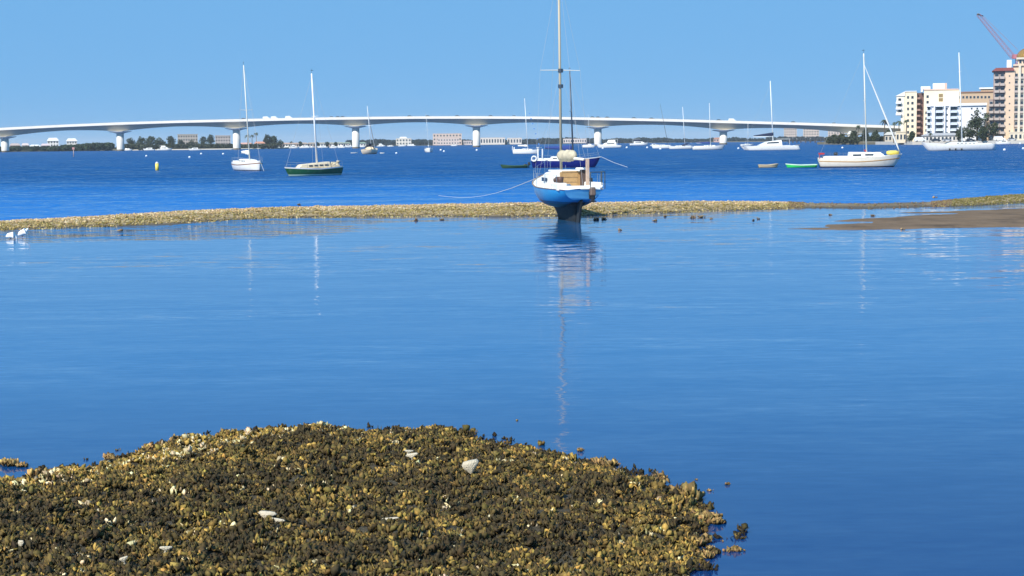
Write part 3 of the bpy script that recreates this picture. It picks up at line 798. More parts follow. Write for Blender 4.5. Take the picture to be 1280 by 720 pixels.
# -- white sloop with tan stripe
TANS = mat('tan_stripe', (0.48, 0.26, 0.08), 0.5, 0.1)
t, pt, tx, zb, bw, top = sailboat('sailboat', 'large white sloop with tan stripe and furled jib moored at right', 1074.5, 209, 9.5, rad(-7), 11.3,
    hull_mat('ivory_hull', [(0.08, (0.03, 0.03, 0.05)), (0.13, (0.14, 0.09, 0.07)), (3, (0.80, 0.74, 0.62))]), lean=-0.45, mr=0.085, fb=(1.12, 1.05, 1.5), mastx=0.58, stripe=(0.17, 0.215, TANS), rs=0.45, rake_b=1.3, mastm=GOLDALU,
    jib=(WHSAIL, 0.08), cab=(0.36, 0.80), cabh=0.66, win=2)
MB().loft([[(3.0 + 0.35 * k, 0.35 * math.cos(2 * PI * j / 8) * (0.6 if k in (0, 4) else 1), 1.62 + (0.26 * math.sin(2 * PI * j / 8)) * (0.6 if k in (0, 4) else 1)) for j in range(8)] for k in range(5)]).build('yellow_bundle', YEL, t, True)
MB().box(-4.6, -4.05, -1.0, 1.0, 1.5, 1.68).tube((-4.6, -.95, 1.0), (-4.6, -.95, 1.55), .03).build('stern_cushion', REDM, t, bevel=0.04)
MB().ball((-2.7, 0.1, 1.55), 0.26, 0.9, 10).build('outboard_cover', BLACK, t, True)
MB().tube((0.76, 0, 1.75), (0.5, 0.0, 1.98), 0.09, .07).build('vang_bag', REDM, t)
# -- big white sloop far right
t, pt, tx, zb, bw, top = sailboat('sailboat', 'very long white sloop with the tallest mast, moored before the buildings', 1197, 188.2, 18.6, rad(181), 22.5, WHH, lean=-1.2, mr=0.15, B=4.6, fb=(1.6, 1.5, 2.2), mastx=0.44, rake_b=2.6, cabh=0.6, spreaders=3, cab=(0.25, 0.66), win=5)
mb = MB()
for x in (-0.3, 1.2, 2.7): mb.ball((x, 2.32, 0.35), 0.22, 1.6, 8)
mb.build('waterline_knob', BLACK, t, True)  # dark knobs along the hull near the waterline
sailboat('sailboat', 'small white sailboat hull without sails at the seawall left of the cream tower', 1117, 179.8, 14.5, rad(176), 0, WHH, B=3.6, fb=(1.5, 1.3, 1.7), cab=None, rails=False, tw=0.5, rake_b=2.5, cat='boat')
sailboat('sailboat', 'small white sailboat behind the bow of the catamaran, left of it', 934, 183, 7.5, rad(20), 11.0, WHH, mr=0.08, B=2.6, wires=False)

# -- catamaran
def catamaran():
    p = wp(961.5, 187.6); L = 16.8; t = thing('catamaran', 'white catamaran with navy boom cover and tall bare mast', 'catamaran', (p.x, p.y, 0), rad(181))
    for sd_ in (1, -1):
        pt = hull_fn(L, 2.2, 1.35, 1.45, 1.15, 0.3, 0.7, 1.9, -0.9)
        h = hull_mesh(pt); h.v = [(v[0], v[1] + sd_ * 3.1, v[2]) for v in h.v]; h.build('hull', WHH, t, True)
        d = deck_mesh(pt); d.v = [(v[0], v[1] + sd_ * 3.1, v[2]) for v in d.v]; d.build('side_deck', WHITE2, t, True)
        st = MB()
        for k in range(4): st.box(-L / 2 - 0.2 + k * 0.4, -L / 2 + 0.25 + k * 0.4, sd_ * 3.1 - 0.6, sd_ * 3.1 + 0.6, 0.25, 0.55 + k * 0.3)
        st.build('stern_steps', WHITE2, t, bevel=0.03)
    MB().box(-L / 2 + 2.2, 2.8, -2.3, 2.3, 0.7, 1.45).build('bridge_deck', WHITE, t, bevel=0.08)
    c = cabin_mesh(-3.6, 3.6, 2.9, 2.2, 1.40, 1.40, 1.7, 1.2, slope=2.6, inset=0.82, aft=0.2).build('saloon', WHITE, t, bevel=0.08)
    for sd_ in (1, -1):
        MB().add([(-2.6, sd_ * 2.72, 2.15), (1.4, sd_ * 2.35, 2.1), (0.8, sd_ * 2.2, 2.45), (-2.4, sd_ * 2.58, 2.62),
                  (-2.6, sd_ * 2.62, 2.15), (1.4, sd_ * 2.25, 2.1), (0.8, sd_ * 2.1, 2.45), (-2.4, sd_ * 2.48, 2.62)],
                 [(0, 1, 2, 3), (4, 5, 6, 7), (0, 1, 5, 4), (1, 2, 6, 5), (2, 3, 7, 6), (3, 0, 4, 7)]).build('window', GLASS, t)
    MB().box(-6.2, -2.4, -2.3, 2.3, 3.35, 3.45).tube((-6, -2.1, 1.6), (-6, -2.1, 3.35), .05).tube((-6, 2.1, 1.6), (-6, 2.1, 3.35), .05).build('cockpit_roof', WHITE, t, bevel=0.03)
    MB().tube((-1.2, 0, 2.4), (-0.2, 1.2 * 0, 21.5), 0.17, 0.11, 10).build('mast', ALU, t, True)
    MB().tube((-1.3, 0, 4.2), (5.0, 0, 4.2), 0.09).build('boom', ALU, t, True)
    rings = []
    for k in range(11):
        f = k / 10; R_ = (0.62 - 0.5 * f)
        rings.append([(-1.3 + 6.2 * f, 0.28 * math.cos(2 * PI * j / 10), 4.4 + R_ * 0.9 + R_ * math.sin(2 * PI * j / 10)) for j in range(10)])
    MB().loft(rings).build('sail_cover', NAVYCV, t, True)
    wr = MB(); top = (-0.3, 0, 20.5)
    wr.tube((L / 2 - 0.6, 0, 1.6), top, 0.02, n=4); wr.tube((-2, 3.9, 1.7), top, .012, n=4); wr.tube((-2, -3.9, 1.7), top, .012, n=4)
    wr.tube((L / 2 - .6, -3.0, 1.5), (L / 2 - .6, 3.0, 1.5), .08)
    wr.build('rigging', WIRE, t)
    d = MB().loft([[(-L / 2 - 0.1 - a, y, z_) for y, z_ in ((-1.4, 1.3), (-1.5, 1.6), (1.5, 1.6), (1.4, 1.3))] for a in (0, 0.9)]); d.build('davit_tender', mat('grey_rubber', (0.2, 0.2, 0.21), 0.6), t, bevel=0.1)
catamaran()

# -- motor boats
def motorboat(label, px, py, L, head, decks=1, name='motor_boat', arch=False, B=None, group=None, cat='motorboat', top_dark=False, fb=None):
    p = wp(px, py); B = B or L * 0.3
    t = thing(name, label, cat, (p.x, p.y, 0), head, group)
    fb = fb or (L * 0.085 + .2, L * 0.09 + .2, L * 0.13 + .35)
    pt = hull_fn(L, B, *fb, 0.3, 0.9, L * 0.14, 0.0, p=0.4)
    hull_mesh(pt, 14, 6).build('hull', WHH, t, True)
    deck_mesh(pt, NS=12).build('deck', WHITE2, t, True)
    z0 = fb[1] - 0.05; h = L * 0.085 + 0.35
    if decks:
        cabin_mesh(-L * 0.30, L * 0.28, B * 0.38, B * 0.26, z0, z0 + .1, h, h * 0.8, slope=L * 0.14, inset=0.85).build('cabin', WHITE, t, bevel=0.05)
        for sd_ in (1, -1):
            MB().box(-L * 0.22, L * 0.08, sd_ * B * 0.345 - .02, sd_ * B * 0.345 + .02, z0 + h * 0.42, z0 + h * 0.72).build('window', GLASS, t)
    if decks > 1:
        cabin_mesh(-L * 0.26, L * 0.08, B * 0.28, B * 0.22, z0 + h, z0 + h, h * 0.85, h * 0.8, slope=L * 0.06, inset=0.85).build('flybridge', [WHITE, NAVYCV][1 if top_dark else 0], t, bevel=0.05)
        MB().box(-L * 0.36, L * 0.02, -B * 0.3, B * 0.3, z0 + h * 2.05, z0 + h * 2.12).tube((-L * .34, B * .26, z0), (-L * .34, B * .26, z0 + h * 2.05), .05).tube((-L * .34, -B * .26, z0), (-L * .34, -B * .26, z0 + h * 2.05), .05).build('hard_top', WHITE, t)
    if arch:
        MB().box(-L * 0.46, -L * 0.36, -B * .42, B * .42, z0 + h * 1.05, z0 + h * 1.4).tube((-L * .41, -B * .4, z0), (-L * .41, -B * .4, z0 + h * 1.1), .08).tube((-L * .41, B * .4, z0), (-L * .41, B * .4, z0 + h * 1.1), .08).build('cockpit_awning', NAVYCV, t, bevel=.05)
    rl = MB()
    for sd_ in (1, -1):
        pr = [pt(f, 0, sd_) + Vector((0, 0, .6)) for f in (.5, .62, .74, .86, .97)]
        rl.path(pr, .015, 4)
        for q_ in pr: rl.tube(q_ - Vector((0, 0, .6)), q_, .012, n=4)
    rl.build('bow_rail', STEEL, t)
    return t
motorboat('big white motor yacht with flybridge in front of a bridge pier', 761, 184.8, 12.8, rad(178), 2, arch=True, name='motor_yacht', cat='motor yacht')
motorboat('white motor yacht with dark flybridge canopy right of the big one', 799.5, 181.8, 14.5, rad(-4), 2, top_dark=True, name='motor_yacht', cat='motor yacht')
motorboat('low white motorboat under the big beige block beyond the bridge', 568, 182.6, 7.5, rad(0), 1)
motorboat('small white motorboat behind the stern of the longest sloop', 1253, 180.3, 6.8, rad(182), 1)
motorboat('white motorboat between the motor yacht and the raked dark mast', 818, 182.5, 5.5, rad(10), 1)

def dinghy(label, px, py, L, head, outer, inner, motor=False, half=None):
    p = wp(px, py); t = thing('dinghy', label, 'dinghy', (p.x, p.y, 0), head)
    pt = hull_fn(L, L * 0.38, 0.38, 0.34, 0.5, 0.08, 0.85, L * 0.1, 0.05, p=0.5)
    hull_mesh(pt, 12, 5).build('hull', outer, t, True)
    pin = lambda tt, s, side=1, out=0: pt(tt, s, side, out)
    inn = MB(); rings = []
    for i in range(11):
        f = 0.04 + 0.9 * i / 10; a = pt(f, 0)
        rings.append([(a.x, a.y * 0.9, a.z - 0.01), (a.x, a.y * 0.75, 0.12), (a.x, -a.y * 0.75, 0.12), (a.x, -a.y * 0.9, a.z - 0.01)])
    # gunwale
    strip_mesh(pt, 0.0, 0.14, 0.03, 14).build('gunwale', inner, t)
    deck_mesh(pt, drop=0.16, NS=10, camber=-0.03).build('floor', inner, t, True)
    for f in (0.3, 0.62):
        a = pt(f, 0); MB().box(a.x - .12, a.x + .12, -a.y * .95, a.y * .95, a.z - .1, a.z - .05).build('thwart', inner, t)
    if motor:
        a = pt(0, 0)
        MB().box(a.x - .35, a.x + .02, -.17, .17, .35, .75, top=.8).box(a.x - .2, a.x - .08, -.05, .05, -.3, .4).build('outboard_motor', BLACK, t, bevel=.05)
        MB().box(a.x + .1, a.x + .5, -.5, .5, .3, .5).build('stern_bag', BLACK, t, bevel=.08)
    return t
DG = mat('dark_green_paint', (0.04, 0.10, 0.05), 0.5, 0.2, 4)
dinghy('dark green dinghy with black outboard at its right end', 642.5, 210.2, 3.5, rad(183), DG, DG, True)
dinghy('small tan dinghy floating below the catamaran', 960.5, 209.5, 2.35, rad(0), mat('tan_fibreglass', (0.62, 0.50, 0.32), .5), mat('tan_fibreglass', (0.62, 0.50, 0.32)))
LG = mat('bright_green_paint', (0.05, 0.75, 0.16), 0.4, 0.15, 2)
dinghy('bright green dinghy with white inside trailing the tan striped sloop', 1001, 209.5, 3.6, rad(178), LG, mat('pale_mint_paint', (0.60, 0.80, 0.66), 0.5))
dinghy('small white dinghy below a bridge pier left of the tan ketch', 443, 191.8, 2.6, rad(10), WHITE, WHITE)
dinghy('tiny pale dinghy just right of the tan ketch', 478, 192, 1.6, rad(0), WHITE, WHITE)

# -- stranded blue boat ---------------------------------------------------
def stranded():
    al = 0.17; t = thing('sailboat', 'bright blue sailboat aground on its keel at the bar, stern towards the viewer', 'sailboat', (2.25, 64.6, 0), PI / 2 + al)
    L, B = 7.6, 2.45
    kz = lambda tt: 0.52 + 0.42 * (1 - min(1, tt / 0.4)) ** 1.5 + 0.5 * max(0, (tt - 0.6) / 0.4) ** 2
    pt = hull_fn(L, B, 1.36, 1.40, 1.86, 0, 0.62, 1.2, 0.35, p=0.62, q=1.25, kz=kz)
    BL = hull_mat('bright_blue_hull', [(0.74, (0.012, 0.016, 0.022)), (0.84, (0.012, 0.05, 0.16)), (3, (0.03, 0.31, 0.66))], 0.35, (0.01, 0.08, 0.3), 0.45)
    hull_mesh(pt, 26, 12).build('hull', BL, t, True)
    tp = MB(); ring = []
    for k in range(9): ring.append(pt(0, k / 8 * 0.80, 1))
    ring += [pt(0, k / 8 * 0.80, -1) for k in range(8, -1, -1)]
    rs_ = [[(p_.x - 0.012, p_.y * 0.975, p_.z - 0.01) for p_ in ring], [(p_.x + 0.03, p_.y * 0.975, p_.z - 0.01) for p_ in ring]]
    tp.loft(rs_).build('transom', mat('sky_blue_paint', (0.22, 0.64, 0.95), 0.4, 0.08, 3.0, dirt=(0.10, 0.40, 0.75), dirt_amt=0.3), t)  # transom panel in a lighter blue than the hull sides
    strip_mesh(pt, 0.0, 0.035, 0.03, 26).build('toe_rail', mat('toe_rail_wood', (0.30, 0.20, 0.12), 0.6, .2), t)
    # keel
    rings = []
    for z_, x0, x1, w in ((0.80, -2.9, 2.6, 0.62), (0.62, -2.75, 2.2, 0.42), (0.45, -2.6, 1.7, 0.25), (0.2, -2.5, 1.2, 0.17), (-0.4, -2.35, 0.6, 0.16)):
        ring = []
        for k in range(12):
            f = k / 11; x = x0 + (x1 - x0) * f; ring.append((x, w * math.sin(PI * min(1, f * .9 + 0.06)) ** 0.5, z_))
        ring += [(x, -y, zz) for x, y, zz in reversed(ring)]
        rings.append(ring)
    MB().loft(rings).build('keel', mat('dark_bottom_paint', (0.016, 0.02, 0.024), 0.7, 0.5, 3.0, dirt=(0.10, 0.09, 0.05), dirt_amt=0.3), t, True)
    MB().loft([[(-3.05 - .03 * k, 0.05, 1.0), (-3.05, -.05, 1.0), (-2.5, -.05, -.2), (-2.5, .05, -.2)] for k in (0,)] + [[(-3.55, 0.04, 1.0), (-3.55, -.04, 1.0), (-2.95, -.04, -.2), (-2.95, .04, -.2)]]).build('rudder', _m['dark_bottom_paint'], t)
    deck_mesh(pt, 0.03, NS=24, camber=0.07).build('deck', WHITE2, t, True)
    # cockpit and cabin
    MB().box(-3.3, -1.2, -0.95, -0.55, 1.30, 1.62).box(-3.3, -1.2, 0.55, 0.95, 1.30, 1.62).box(-3.35, -3.15, -0.6, 0.6, 1.3, 1.5).build('cockpit_seat', WHITE2, t, bevel=.05)
    cabin_mesh(-1.2, 2.1, 0.98, 0.62, 1.33, 1.55, 0.72, 0.42, slope=0.6, inset=0.84, aft=0.02).build('cabin', WHITE2, t, bevel=.05)
    MB().box(-0.95, 0.3, -.62, .62, 2.02, 2.10).build('sliding_hatch', WHITE, t, bevel=.03)
    for k in range(3):
        MB().box(-1.245, -1.20, -.34 + .0, .34, 1.40 + k * .20, 1.585 + k * .20).build('hatch_board', TEAK, t, bevel=.008)
    MB().box(-1.26, -1.2, -.42, -.35, 1.38, 2.02).box(-1.26, -1.2, .35, .42, 1.38, 2.02).box(-1.26, -1.2, -.35, .35, 2.0, 2.06).build('hatch_frame', TEAK, t)
    for sd_ in (1, -1):
        for x in (-0.6, 0.25): MB().box(x - .22, x + .22, sd_ * 0.90 - .015 - .08 * (x + .6) * .6, sd_ * 0.90 + .015 - .08 * (x + .6) * .6, 1.62, 1.78).build('window', GLASS, t)
        MB().tube((-1.9, sd_ * .75, 1.6), (-1.9, sd_ * .75, 1.78), .075, .06, 10).build('winch', BLACK, t, True)
    MB().tube((-2.6, .78, 1.6), (-2.6, .78, 1.86), .09, .12, 8).ball((-2.3, .82, 1.72), .11, 1, 8).build('cockpit_gear', mat('dark_brown_gear', (.08, .05, .04), .7), t)
    # furled main in untidy heap, boom and mast
    mx = 0.55
    MB().tube((mx, 0, 2.0), (mx - 0.02, 0.05, 10.6), 0.058, 0.048, 12).build('mast', mat('grey_gold_mast', (0.46, 0.40, 0.29), .5, .2, .8), t, True)
    MB().tube((mx - 0.08, 0, 2.62), (-2.6, -.28, 2.55), 0.055).build('boom', GOLDALU, t, True)
    rr_ = random.Random(4); rings = []
    for k in range(15):
        f = k / 14; R_ = 0.22 * (0.75 + 0.35 * rr_.random()) * (0.5 if k in (0, 14) else 1) * (1 - .25 * f)
        rings.append([(mx - .1 - 1.9 * f, -0.16 * f + R_ * (1 + .3 * rr_.random()) * math.cos(2 * PI * j / 10), 2.68 + .02 * f + R_ * (1 + .4 * rr_.random()) * math.sin(2 * PI * j / 10)) for j in range(10)])
    MB().loft(rings).build('furled_sail', CANVAS, t, True)
    # spreaders high up
    w = 0.86
    c_ = Vector((mx, 0.02, 6.3)); 
    MB().tube(c_, c_ + Vector((-.05, w, .0)), .02, .012).tube(c_, c_ + Vector((-.05, -w, -.02)), .02, .012).build('spreader', GOLDALU, t)
    MB().tube((mx, 0, 5.55), (mx, 0, 5.7), .11, n=10).tube((mx, 0, 6.2), (mx, 0, 6.36), .11, n=10).build('mast_band', DARKALU, t)
    wr = MB(); r_ = .004; top = Vector((mx, .05, 10.5))
    for sd_ in (1, -1):
        tip = c_ + Vector((-.05, sd_ * w, 0)); wr.tube(pt(.53, 0, sd_), tip, r_, n=4); wr.tube(tip, top, r_, n=4); wr.tube(pt(.47, 0, sd_), c_, r_, n=4)
    wr.tube((pt(.99, 0).x, 0, 1.86), top, r_, n=4); wr.tube((-3.78, 0, 1.4), top, r_, n=4)
    wr.build('rigging', WIRE, t)
    # tan boom crutch plank and brown box
    MB().box(-2.75, -2.62, -.49, -.36, 1.5, 2.58).build('boom_crutch', mat('sun_bleached_plank', (.50, .36, .27), .7, .25, 9), t, bevel=.01)
    MB().box(-1.5, -1.22, -.66, -.42, 1.4, 2.1).build('companionway_post', mat('dark_brown_gear', (.08, .05, .04)), t, bevel=.02)
    MB().tube((-1.35, -.5, 2.12), (-1.35, -.5, 2.2), .3, .26, 14).build('vent_cap', WHITE, t, True)
    cl = MB()
    for k in range(3): cl.path([(-2.0 + (.20 - .03 * k) * math.cos(a_), .30 + (.20 - .03 * k) * math.sin(a_), 1.46 + .035 * k) for a_ in np.linspace(0, 2 * PI, 13)], .02, 5)
    cl.build('rope_coil', mat('blue_grey_rope', (.20, .28, .38), .9), t)
    MB().tube((-2.9, .74, 1.62), (-2.9, .74, 1.86), .11, .13, 12).build('bucket', mat('dark_bucket', (.09, .05, .04), .6), t, True)
    MB().box(.9, 1.5, -.32, .32, 1.98, 2.06).build('forward_hatch', mat('smoked_hatch', (.10, .11, .12), .2), t, bevel=.02)
    # pushpit, starboard side dark frame
    rl = MB(); z1 = 2.05
    pr = [(-2.3, -1.08, z1), (-3.4, -.98, z1), (-3.72, -.78, z1), (-3.78, -.3, z1)]
    rl.path(pr, .02, 6)
    for p_ in pr: rl.tube((p_[0], p_[1], 1.36), p_, .02, n=6)
    rl.build('pushpit', mat('dark_rail_paint', (.05, .07, .09), .4), t)
    rl = MB()
    for sd_ in (1, -1):
        pr = [pt(f, 0, sd_) + Vector((0, -sd_ * .05, .55)) for f in (.12, .3, .5, .68, .85, .97)]
        for p_ in pr: rl.tube(p_ - Vector((0, 0, .55)), p_, .013, n=5)
        if sd_ == 1: rl.path(pr, .006, 4)
    a, b = pt(.97, 0, 1), pt(.97, 0, -1); tip = pt(1, 0) + Vector((.05, 0, .6)); tip.y = 0
    rl.path([a + Vector((0, 0, .55)), tip, b + Vector((0, 0, .55))], .016, 5)
    rl.build('guard_rail', STEEL, t)
    # outboard on transom bracket
    y0 = -.33
    ob = MB(); ob.box(-4.16, -3.88, y0 - .12, y0 + .12, 1.12, 1.46, top=.85); ob.build('outboard_cowl', mat('worn_brown_cowl', (.13, .09, .07), .5, .3), t, bevel=.05)
    MB().box(-4.12, -3.98, y0 - .06, y0 + .06, 0.86, 1.12).box(-4.2, -3.9, y0 - .12, y0 + .12, .88, .93).build('outboard_leg', BLACK, t, bevel=.02)
    MB().box(-3.98, -3.83, y0 - .12, y0 + .12, .98, 1.28).build('motor_bracket', BLACK, t, bevel=.02)
    MB().box(-3.84, -3.70, -.62, .1, 1.37, 1.43).ball((-3.75, -.75, 1.47), .09, 1, 8).build('fairlead', WHITE, t, bevel=.01)
    return t
blue = stranded()
bpt = blue.matrix_basis @ Vector((3.75, 0.0, 1.86))
e_ = wp(548, 244.5)
pts = [bpt.lerp(e_, f) + Vector((0, 0, -0.5 * math.sin(PI * f))) for f in np.linspace(0, 1, 9)]
o = MB().path(pts, 0.009).build('anchor_line', ROPE); tag(o, 'thin anchor line running left from the stranded boat across the bay', 'rope')

# -- buoys
BW = mat('white_buoy', (0.80, 0.82, 0.82), 0.4, 0.05)
bm_ = MB().ball((0, 0, 0.16), 0.34, 1.0, 14); bme = meshdata(bm_, 'ball', BW, True)
rg = meshdata(MB().tube((0, 0, .48), (0, 0, .62), .05, .05, 8), 'ring', STEEL)
bnd = meshdata(MB().tube((0, 0, .10), (0, 0, .18), .345, .345, 20), 'band', mat('buoy_blue_band', (.05, .15, .5)))
for (x, y, l) in [(183, 195.8, 'white mooring ball left of the larger one near the first bridge pier'), (237, 197.5, 'white mooring ball above and right of the yellow buoy'),
                  (251.5, 193, 'faint mooring ball between the two nearest the left sloop'), (279, 193.2, 'pale blue mooring ball above left of the white sloop'),
                  (495.5, 192.3, 'white mooring ball alone right of the tan ketch'), (551, 188.3, 'left mooring ball of the close pair'),
                  (555, 190, 'right, nearer mooring ball of the close pair'), (596, 188.5, 'white mooring ball at the foot of the bridge pier left of the pennant sloop'),
                  (669, 205.8, 'white mooring ball near the navy sloop stern'), (753.5, 186.2, 'white mooring ball before the hull of the big motor yacht'),
                  (783.5, 185.2, 'white mooring ball between the two motor yachts'), (809, 185.2, 'white mooring ball below the second motor yacht'),
                  (825.5, 187, 'white mooring ball in front of the raked mast sloop'), (923, 186.3, 'white mooring ball off the bow of the catamaran'),
                  (1053, 185.5, 'white mooring ball above the tan striped sloop'), (1092.5, 180.3, 'small mooring ball right of the white dock'),
                  (1146, 180.2, 'small mooring ball between the seawall hull and the longest sloop'), (1255.5, 188.2, 'pale low mooring ball right of the longest sloop'),
                  (1275, 180.2, 'mooring ball near the seawall at the far right'), (1279, 186.5, 'white mooring ball cut by the right edge of the photo')]:
    p = wp(x, y); sc = max(1.0, 2.4 * p.y / F / 0.68 * 1.15)
    t = thing('mooring_ball', l, 'buoy', (p.x, p.y, 0), 0, 'white mooring balls in the bay'); t.scale = (sc, sc, sc)
    reuse('ball', bme, t); reuse('ring', rg, t); reuse('band', bnd, t)
p = wp(196.5, 213)
t = thing('marker_buoy', 'upright yellow can buoy with white top in the left bay', 'buoy', (p.x, p.y, 0))
MB().tube((0, 0, -.2), (0, 0, .95), .24, .24, 16).build('can', YEL, t, True)
MB().tube((0, 0, .95), (0, 0, 1.1), .24, .15, 16).tube((0, 0, 1.1), (0, 0, 1.2), .05, .05, 8).build('cap', BW, t, True)
p = wp(92, 196)
t = thing('marker_post', 'thin pinkish channel post standing in the water at far left', 'post', (p.x, p.y, 0))
MB().tube((0, 0, -.5), (0.1, 0, 3.0), .16, .12, 8).build('pile', mat('pinkish_post', (.45, .33, .32), .8, .3), t, True)
MB().box(-.35, .45, -.2, -.12, 2.5, 3.2).build('board', mat('faded_red_board', (.5, .25, .25), .7), t)

# -- white ibises
def ibis(label, px, py, verts, edges, radii, bill, sc=1.0, face=1):
    p = wp(px, py); t = thing('ibis', label, 'bird', (p.x, p.y, -0.075)); t.scale = (face * sc, sc, sc)
    me = bpy.data.meshes.new('body'); me.from_pydata(verts, edges, []); me.materials.append(mat('white_feathers', (.84, .84, .82), .8, .05, 20))
    o = bpy.data.objects.new('body', me); COL.objects.link(o); o.parent = t
    sk = o.modifiers.new('skin', 'SKIN'); sub = o.modifiers.new('sub', 'SUBSURF'); sub.levels = sub.render_levels = 2
    for i, r in enumerate(radii):
        d = me.skin_vertices[0].data[i]; d.radius = (r * 1.3, r * 1.3)
    me.skin_vertices[0].data[2].use_root = True
    o.modifiers['skin'].use_smooth_shade = True
    MB().path(bill, .010, 6).build('bill', mat('pink_bill', (.62, .28, .20), .5), t)
    lg = mat('pink_leg', (.5, .22, .18), .6)
    for s_ in (1, -1):
        MB().path([(-.02, s_ * .035, .12), (-.035, s_ * .035, .04), (-.02, s_ * .035, -.15)], .009, 6).build('leg', lg, t)
    return t
ibis('white wading bird at far left, head bent down to the water', 14, 298, [(-.20, 0, .13), (-.11, 0, .17), (0, 0, .20), (.10, 0, .20), (.16, 0, .15), (.19, 0, .09), (.20, 0, .06)],
     [(i, i + 1) for i in range(6)], [.022, .06, .085, .065, .032, .026, .026], [(.205, 0, .05), (.215, 0, .01), (.205, 0, -.05)])
ibis('white wading bird just right of the first, neck stretched and bill raised', 29, 295.5, [(-.20, 0, .11), (-.11, 0, .17), (0, 0, .23), (.10, 0, .27), (.15, 0, .31), (.18, 0, .36), (.19, 0, .38)],
     [(i, i + 1) for i in range(6)], [.022, .065, .09, .068, .034, .028, .027], [(.20, 0, .39), (.225, 0, .45), (.27, 0, .50)])

# ------------------------------------------------------------------ bridge
def bridge():
    CON = mat('pale_concrete', (0.76, 0.73, 0.66), 0.75, 0.07, 0.2, dirt=(0.45, 0.42, 0.36), dirt_amt=0.25)
    CON2 = mat('shaded_girder_concrete', (0.50, 0.46, 0.38), 0.8, 0.08, 0.15)  # girder shade put into a darker concrete colour
    PIERM = hull_mat('pier_concrete', [(1.1, (0.16, 0.13, 0.09)), (80, (0.74, 0.71, 0.64))], 0.8, (0.5, 0.46, 0.38), 0.35)
    t = thing('bridge', 'long pale concrete girder bridge arching low across the whole bay', 'bridge', (0, 0, 0))
    sc_ = lambda x: 1.60 + 0.00009 * x
    topy = lambda x: float(np.interp(x, [-320, -160, 0, 75, 146, 220, 293, 368, 443, 520, 595, 672, 748, 828, 906, 1000, 1105, 1200, 1330], [185, 170.5, 159.8, 156, 153, 150.7, 149, 147.4, 146.2, 145.4, 145.2, 145.7, 147, 148.6, 150.6, 153.2, 156.6, 160, 165]))
    piers = [-300, -147, 1.5, 146.5, 293, 443, 595, 748, 906, 1068]
    def gdepth(x):
        d = min(abs(x - p_) for p_ in piers) / 75.0
        return 2.4 + 2.6 * max(0, 1 - d) ** 2.0
    xs_ = np.linspace(-320, 1330, 220); st = []
    for x in xs_:
        Y = F / sc_(x); p_ = dp(x, topy(x), Y); st.append((p_.x, p_.y, p_.z, gdepth(x)))
    wd = 15.0
    def sec(prof, name, M):
        rings = []
        for i, (X, Y, Z, g) in enumerate(st):
            rings.append([(X, Y + a * 1.0, Z + (b if not callable(b) else b(g))) for a, b in prof])
        return MB().loft(rings).build(name, M, t)
    sec([(0, 0), (0.35, 0), (0.45, -1.0), (wd - .45, -1.0), (wd - .35, 0), (wd, 0), (wd, -1.85), (wd - 3.2, -2.2), (3.2, -2.2), (0, -1.85)], 'deck', CON)
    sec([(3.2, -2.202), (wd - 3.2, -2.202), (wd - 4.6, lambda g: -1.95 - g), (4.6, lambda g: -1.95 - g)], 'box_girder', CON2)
    for x in piers:
        Y = F / sc_(x); p_ = dp(x, topy(x), Y); z1 = p_.z - 1.95 - 5.0
        cy = p_.y + wd / 2
        # flared cap under the haunch
        rings = []
        for (zz, a, b) in ((z1 - 1.6, 2.8, 3.0), (z1 - 1.2, 3.6, 4.0), (z1 - 0.4, 7.6, 6.4), (z1 + 0.15, 9.0, 6.7)):
            rings.append([(p_.x + a * math.copysign(abs(math.cos(2 * PI * k / 20)) ** .8, math.cos(2 * PI * k / 20)), cy + b * math.copysign(abs(math.sin(2 * PI * k / 20)) ** .6, math.sin(2 * PI * k / 20)), zz) for k in range(20)])
        MB().loft(rings).build('pier_cap', CON, t, False)
        rings = []
        for zz, f in ((-3, 1.03), (1, 1.03), (z1 - 1.61, 0.98)):
            rings.append([(p_.x + 2.8 * f * math.cos(2 * PI * k / 28), cy + 3.3 * f * math.sin(2 * PI * k / 28), zz) for k in range(28)])
        MB().loft(rings).build('pier', PIERM, t, True)
    # thin railing on the parapet
    rl = MB()
    pts = [(X, Y + .2, Z + .35) for X, Y, Z, g in st]
    rl.path(pts, .07, 4)
    for (X, Y, Z, g) in st[::2]: rl.tube((X, Y + .2, Z - .02), (X, Y + .2, Z + .35), .05, n=4)
    rl.build('railing', STEEL, t)
    return sc_, topy
bsc, btop = bridge()

# cars on the bridge
def make_car(cm, van=False):
    L_, Wd, Hh = (5.4, 2.0, 2.3) if van else (4.5, 1.8, 1.45)
    body = MB(); pr = [(-L_ / 2, .35), (-L_ / 2, Hh * .6), (-L_ / 2 + .3, Hh * .66), (L_ / 2 - .9, Hh * .62), (L_ / 2, Hh * .5), (L_ / 2, .35)]
    body.loft([[(x, s * Wd / 2, z_) for x, z_ in pr] for s in (-1, 1)])
    cab = MB(); a0, a1 = (-L_ / 2 + .05, L_ / 2 - 1.0) if van else (-L_ / 2 + .5, L_ / 2 - 1.2)
    pr = [(a0, Hh * .6), (a0 + .35, Hh), (a1 - .6, Hh), (a1, Hh * .6)]
    cab.loft([[(x, s * Wd * .44, z_) for x, z_ in pr] for s in (-1, 1)])
    w = MB()
    for sx in (-1, 1):
        for sy in (-1, 1): w.tube((sx * L_ * .31, sy * (Wd / 2 - .2), .35), (sx * L_ * .31, sy * (Wd / 2 + .01), .35), .35, n=12)
    return meshdata(body, 'body', cm), meshdata(cab, 'cabin', GLASS if not van else cm), meshdata(w, 'wheels', BLACK)
cars = {'dark': make_car(mat('car_dark', (.03, .035, .045), .3)), 'white': make_car(mat('car_white', (.8, .8, .8), .3), True), 'silver': make_car(mat('car_silver', (.5, .52, .55), .3))}
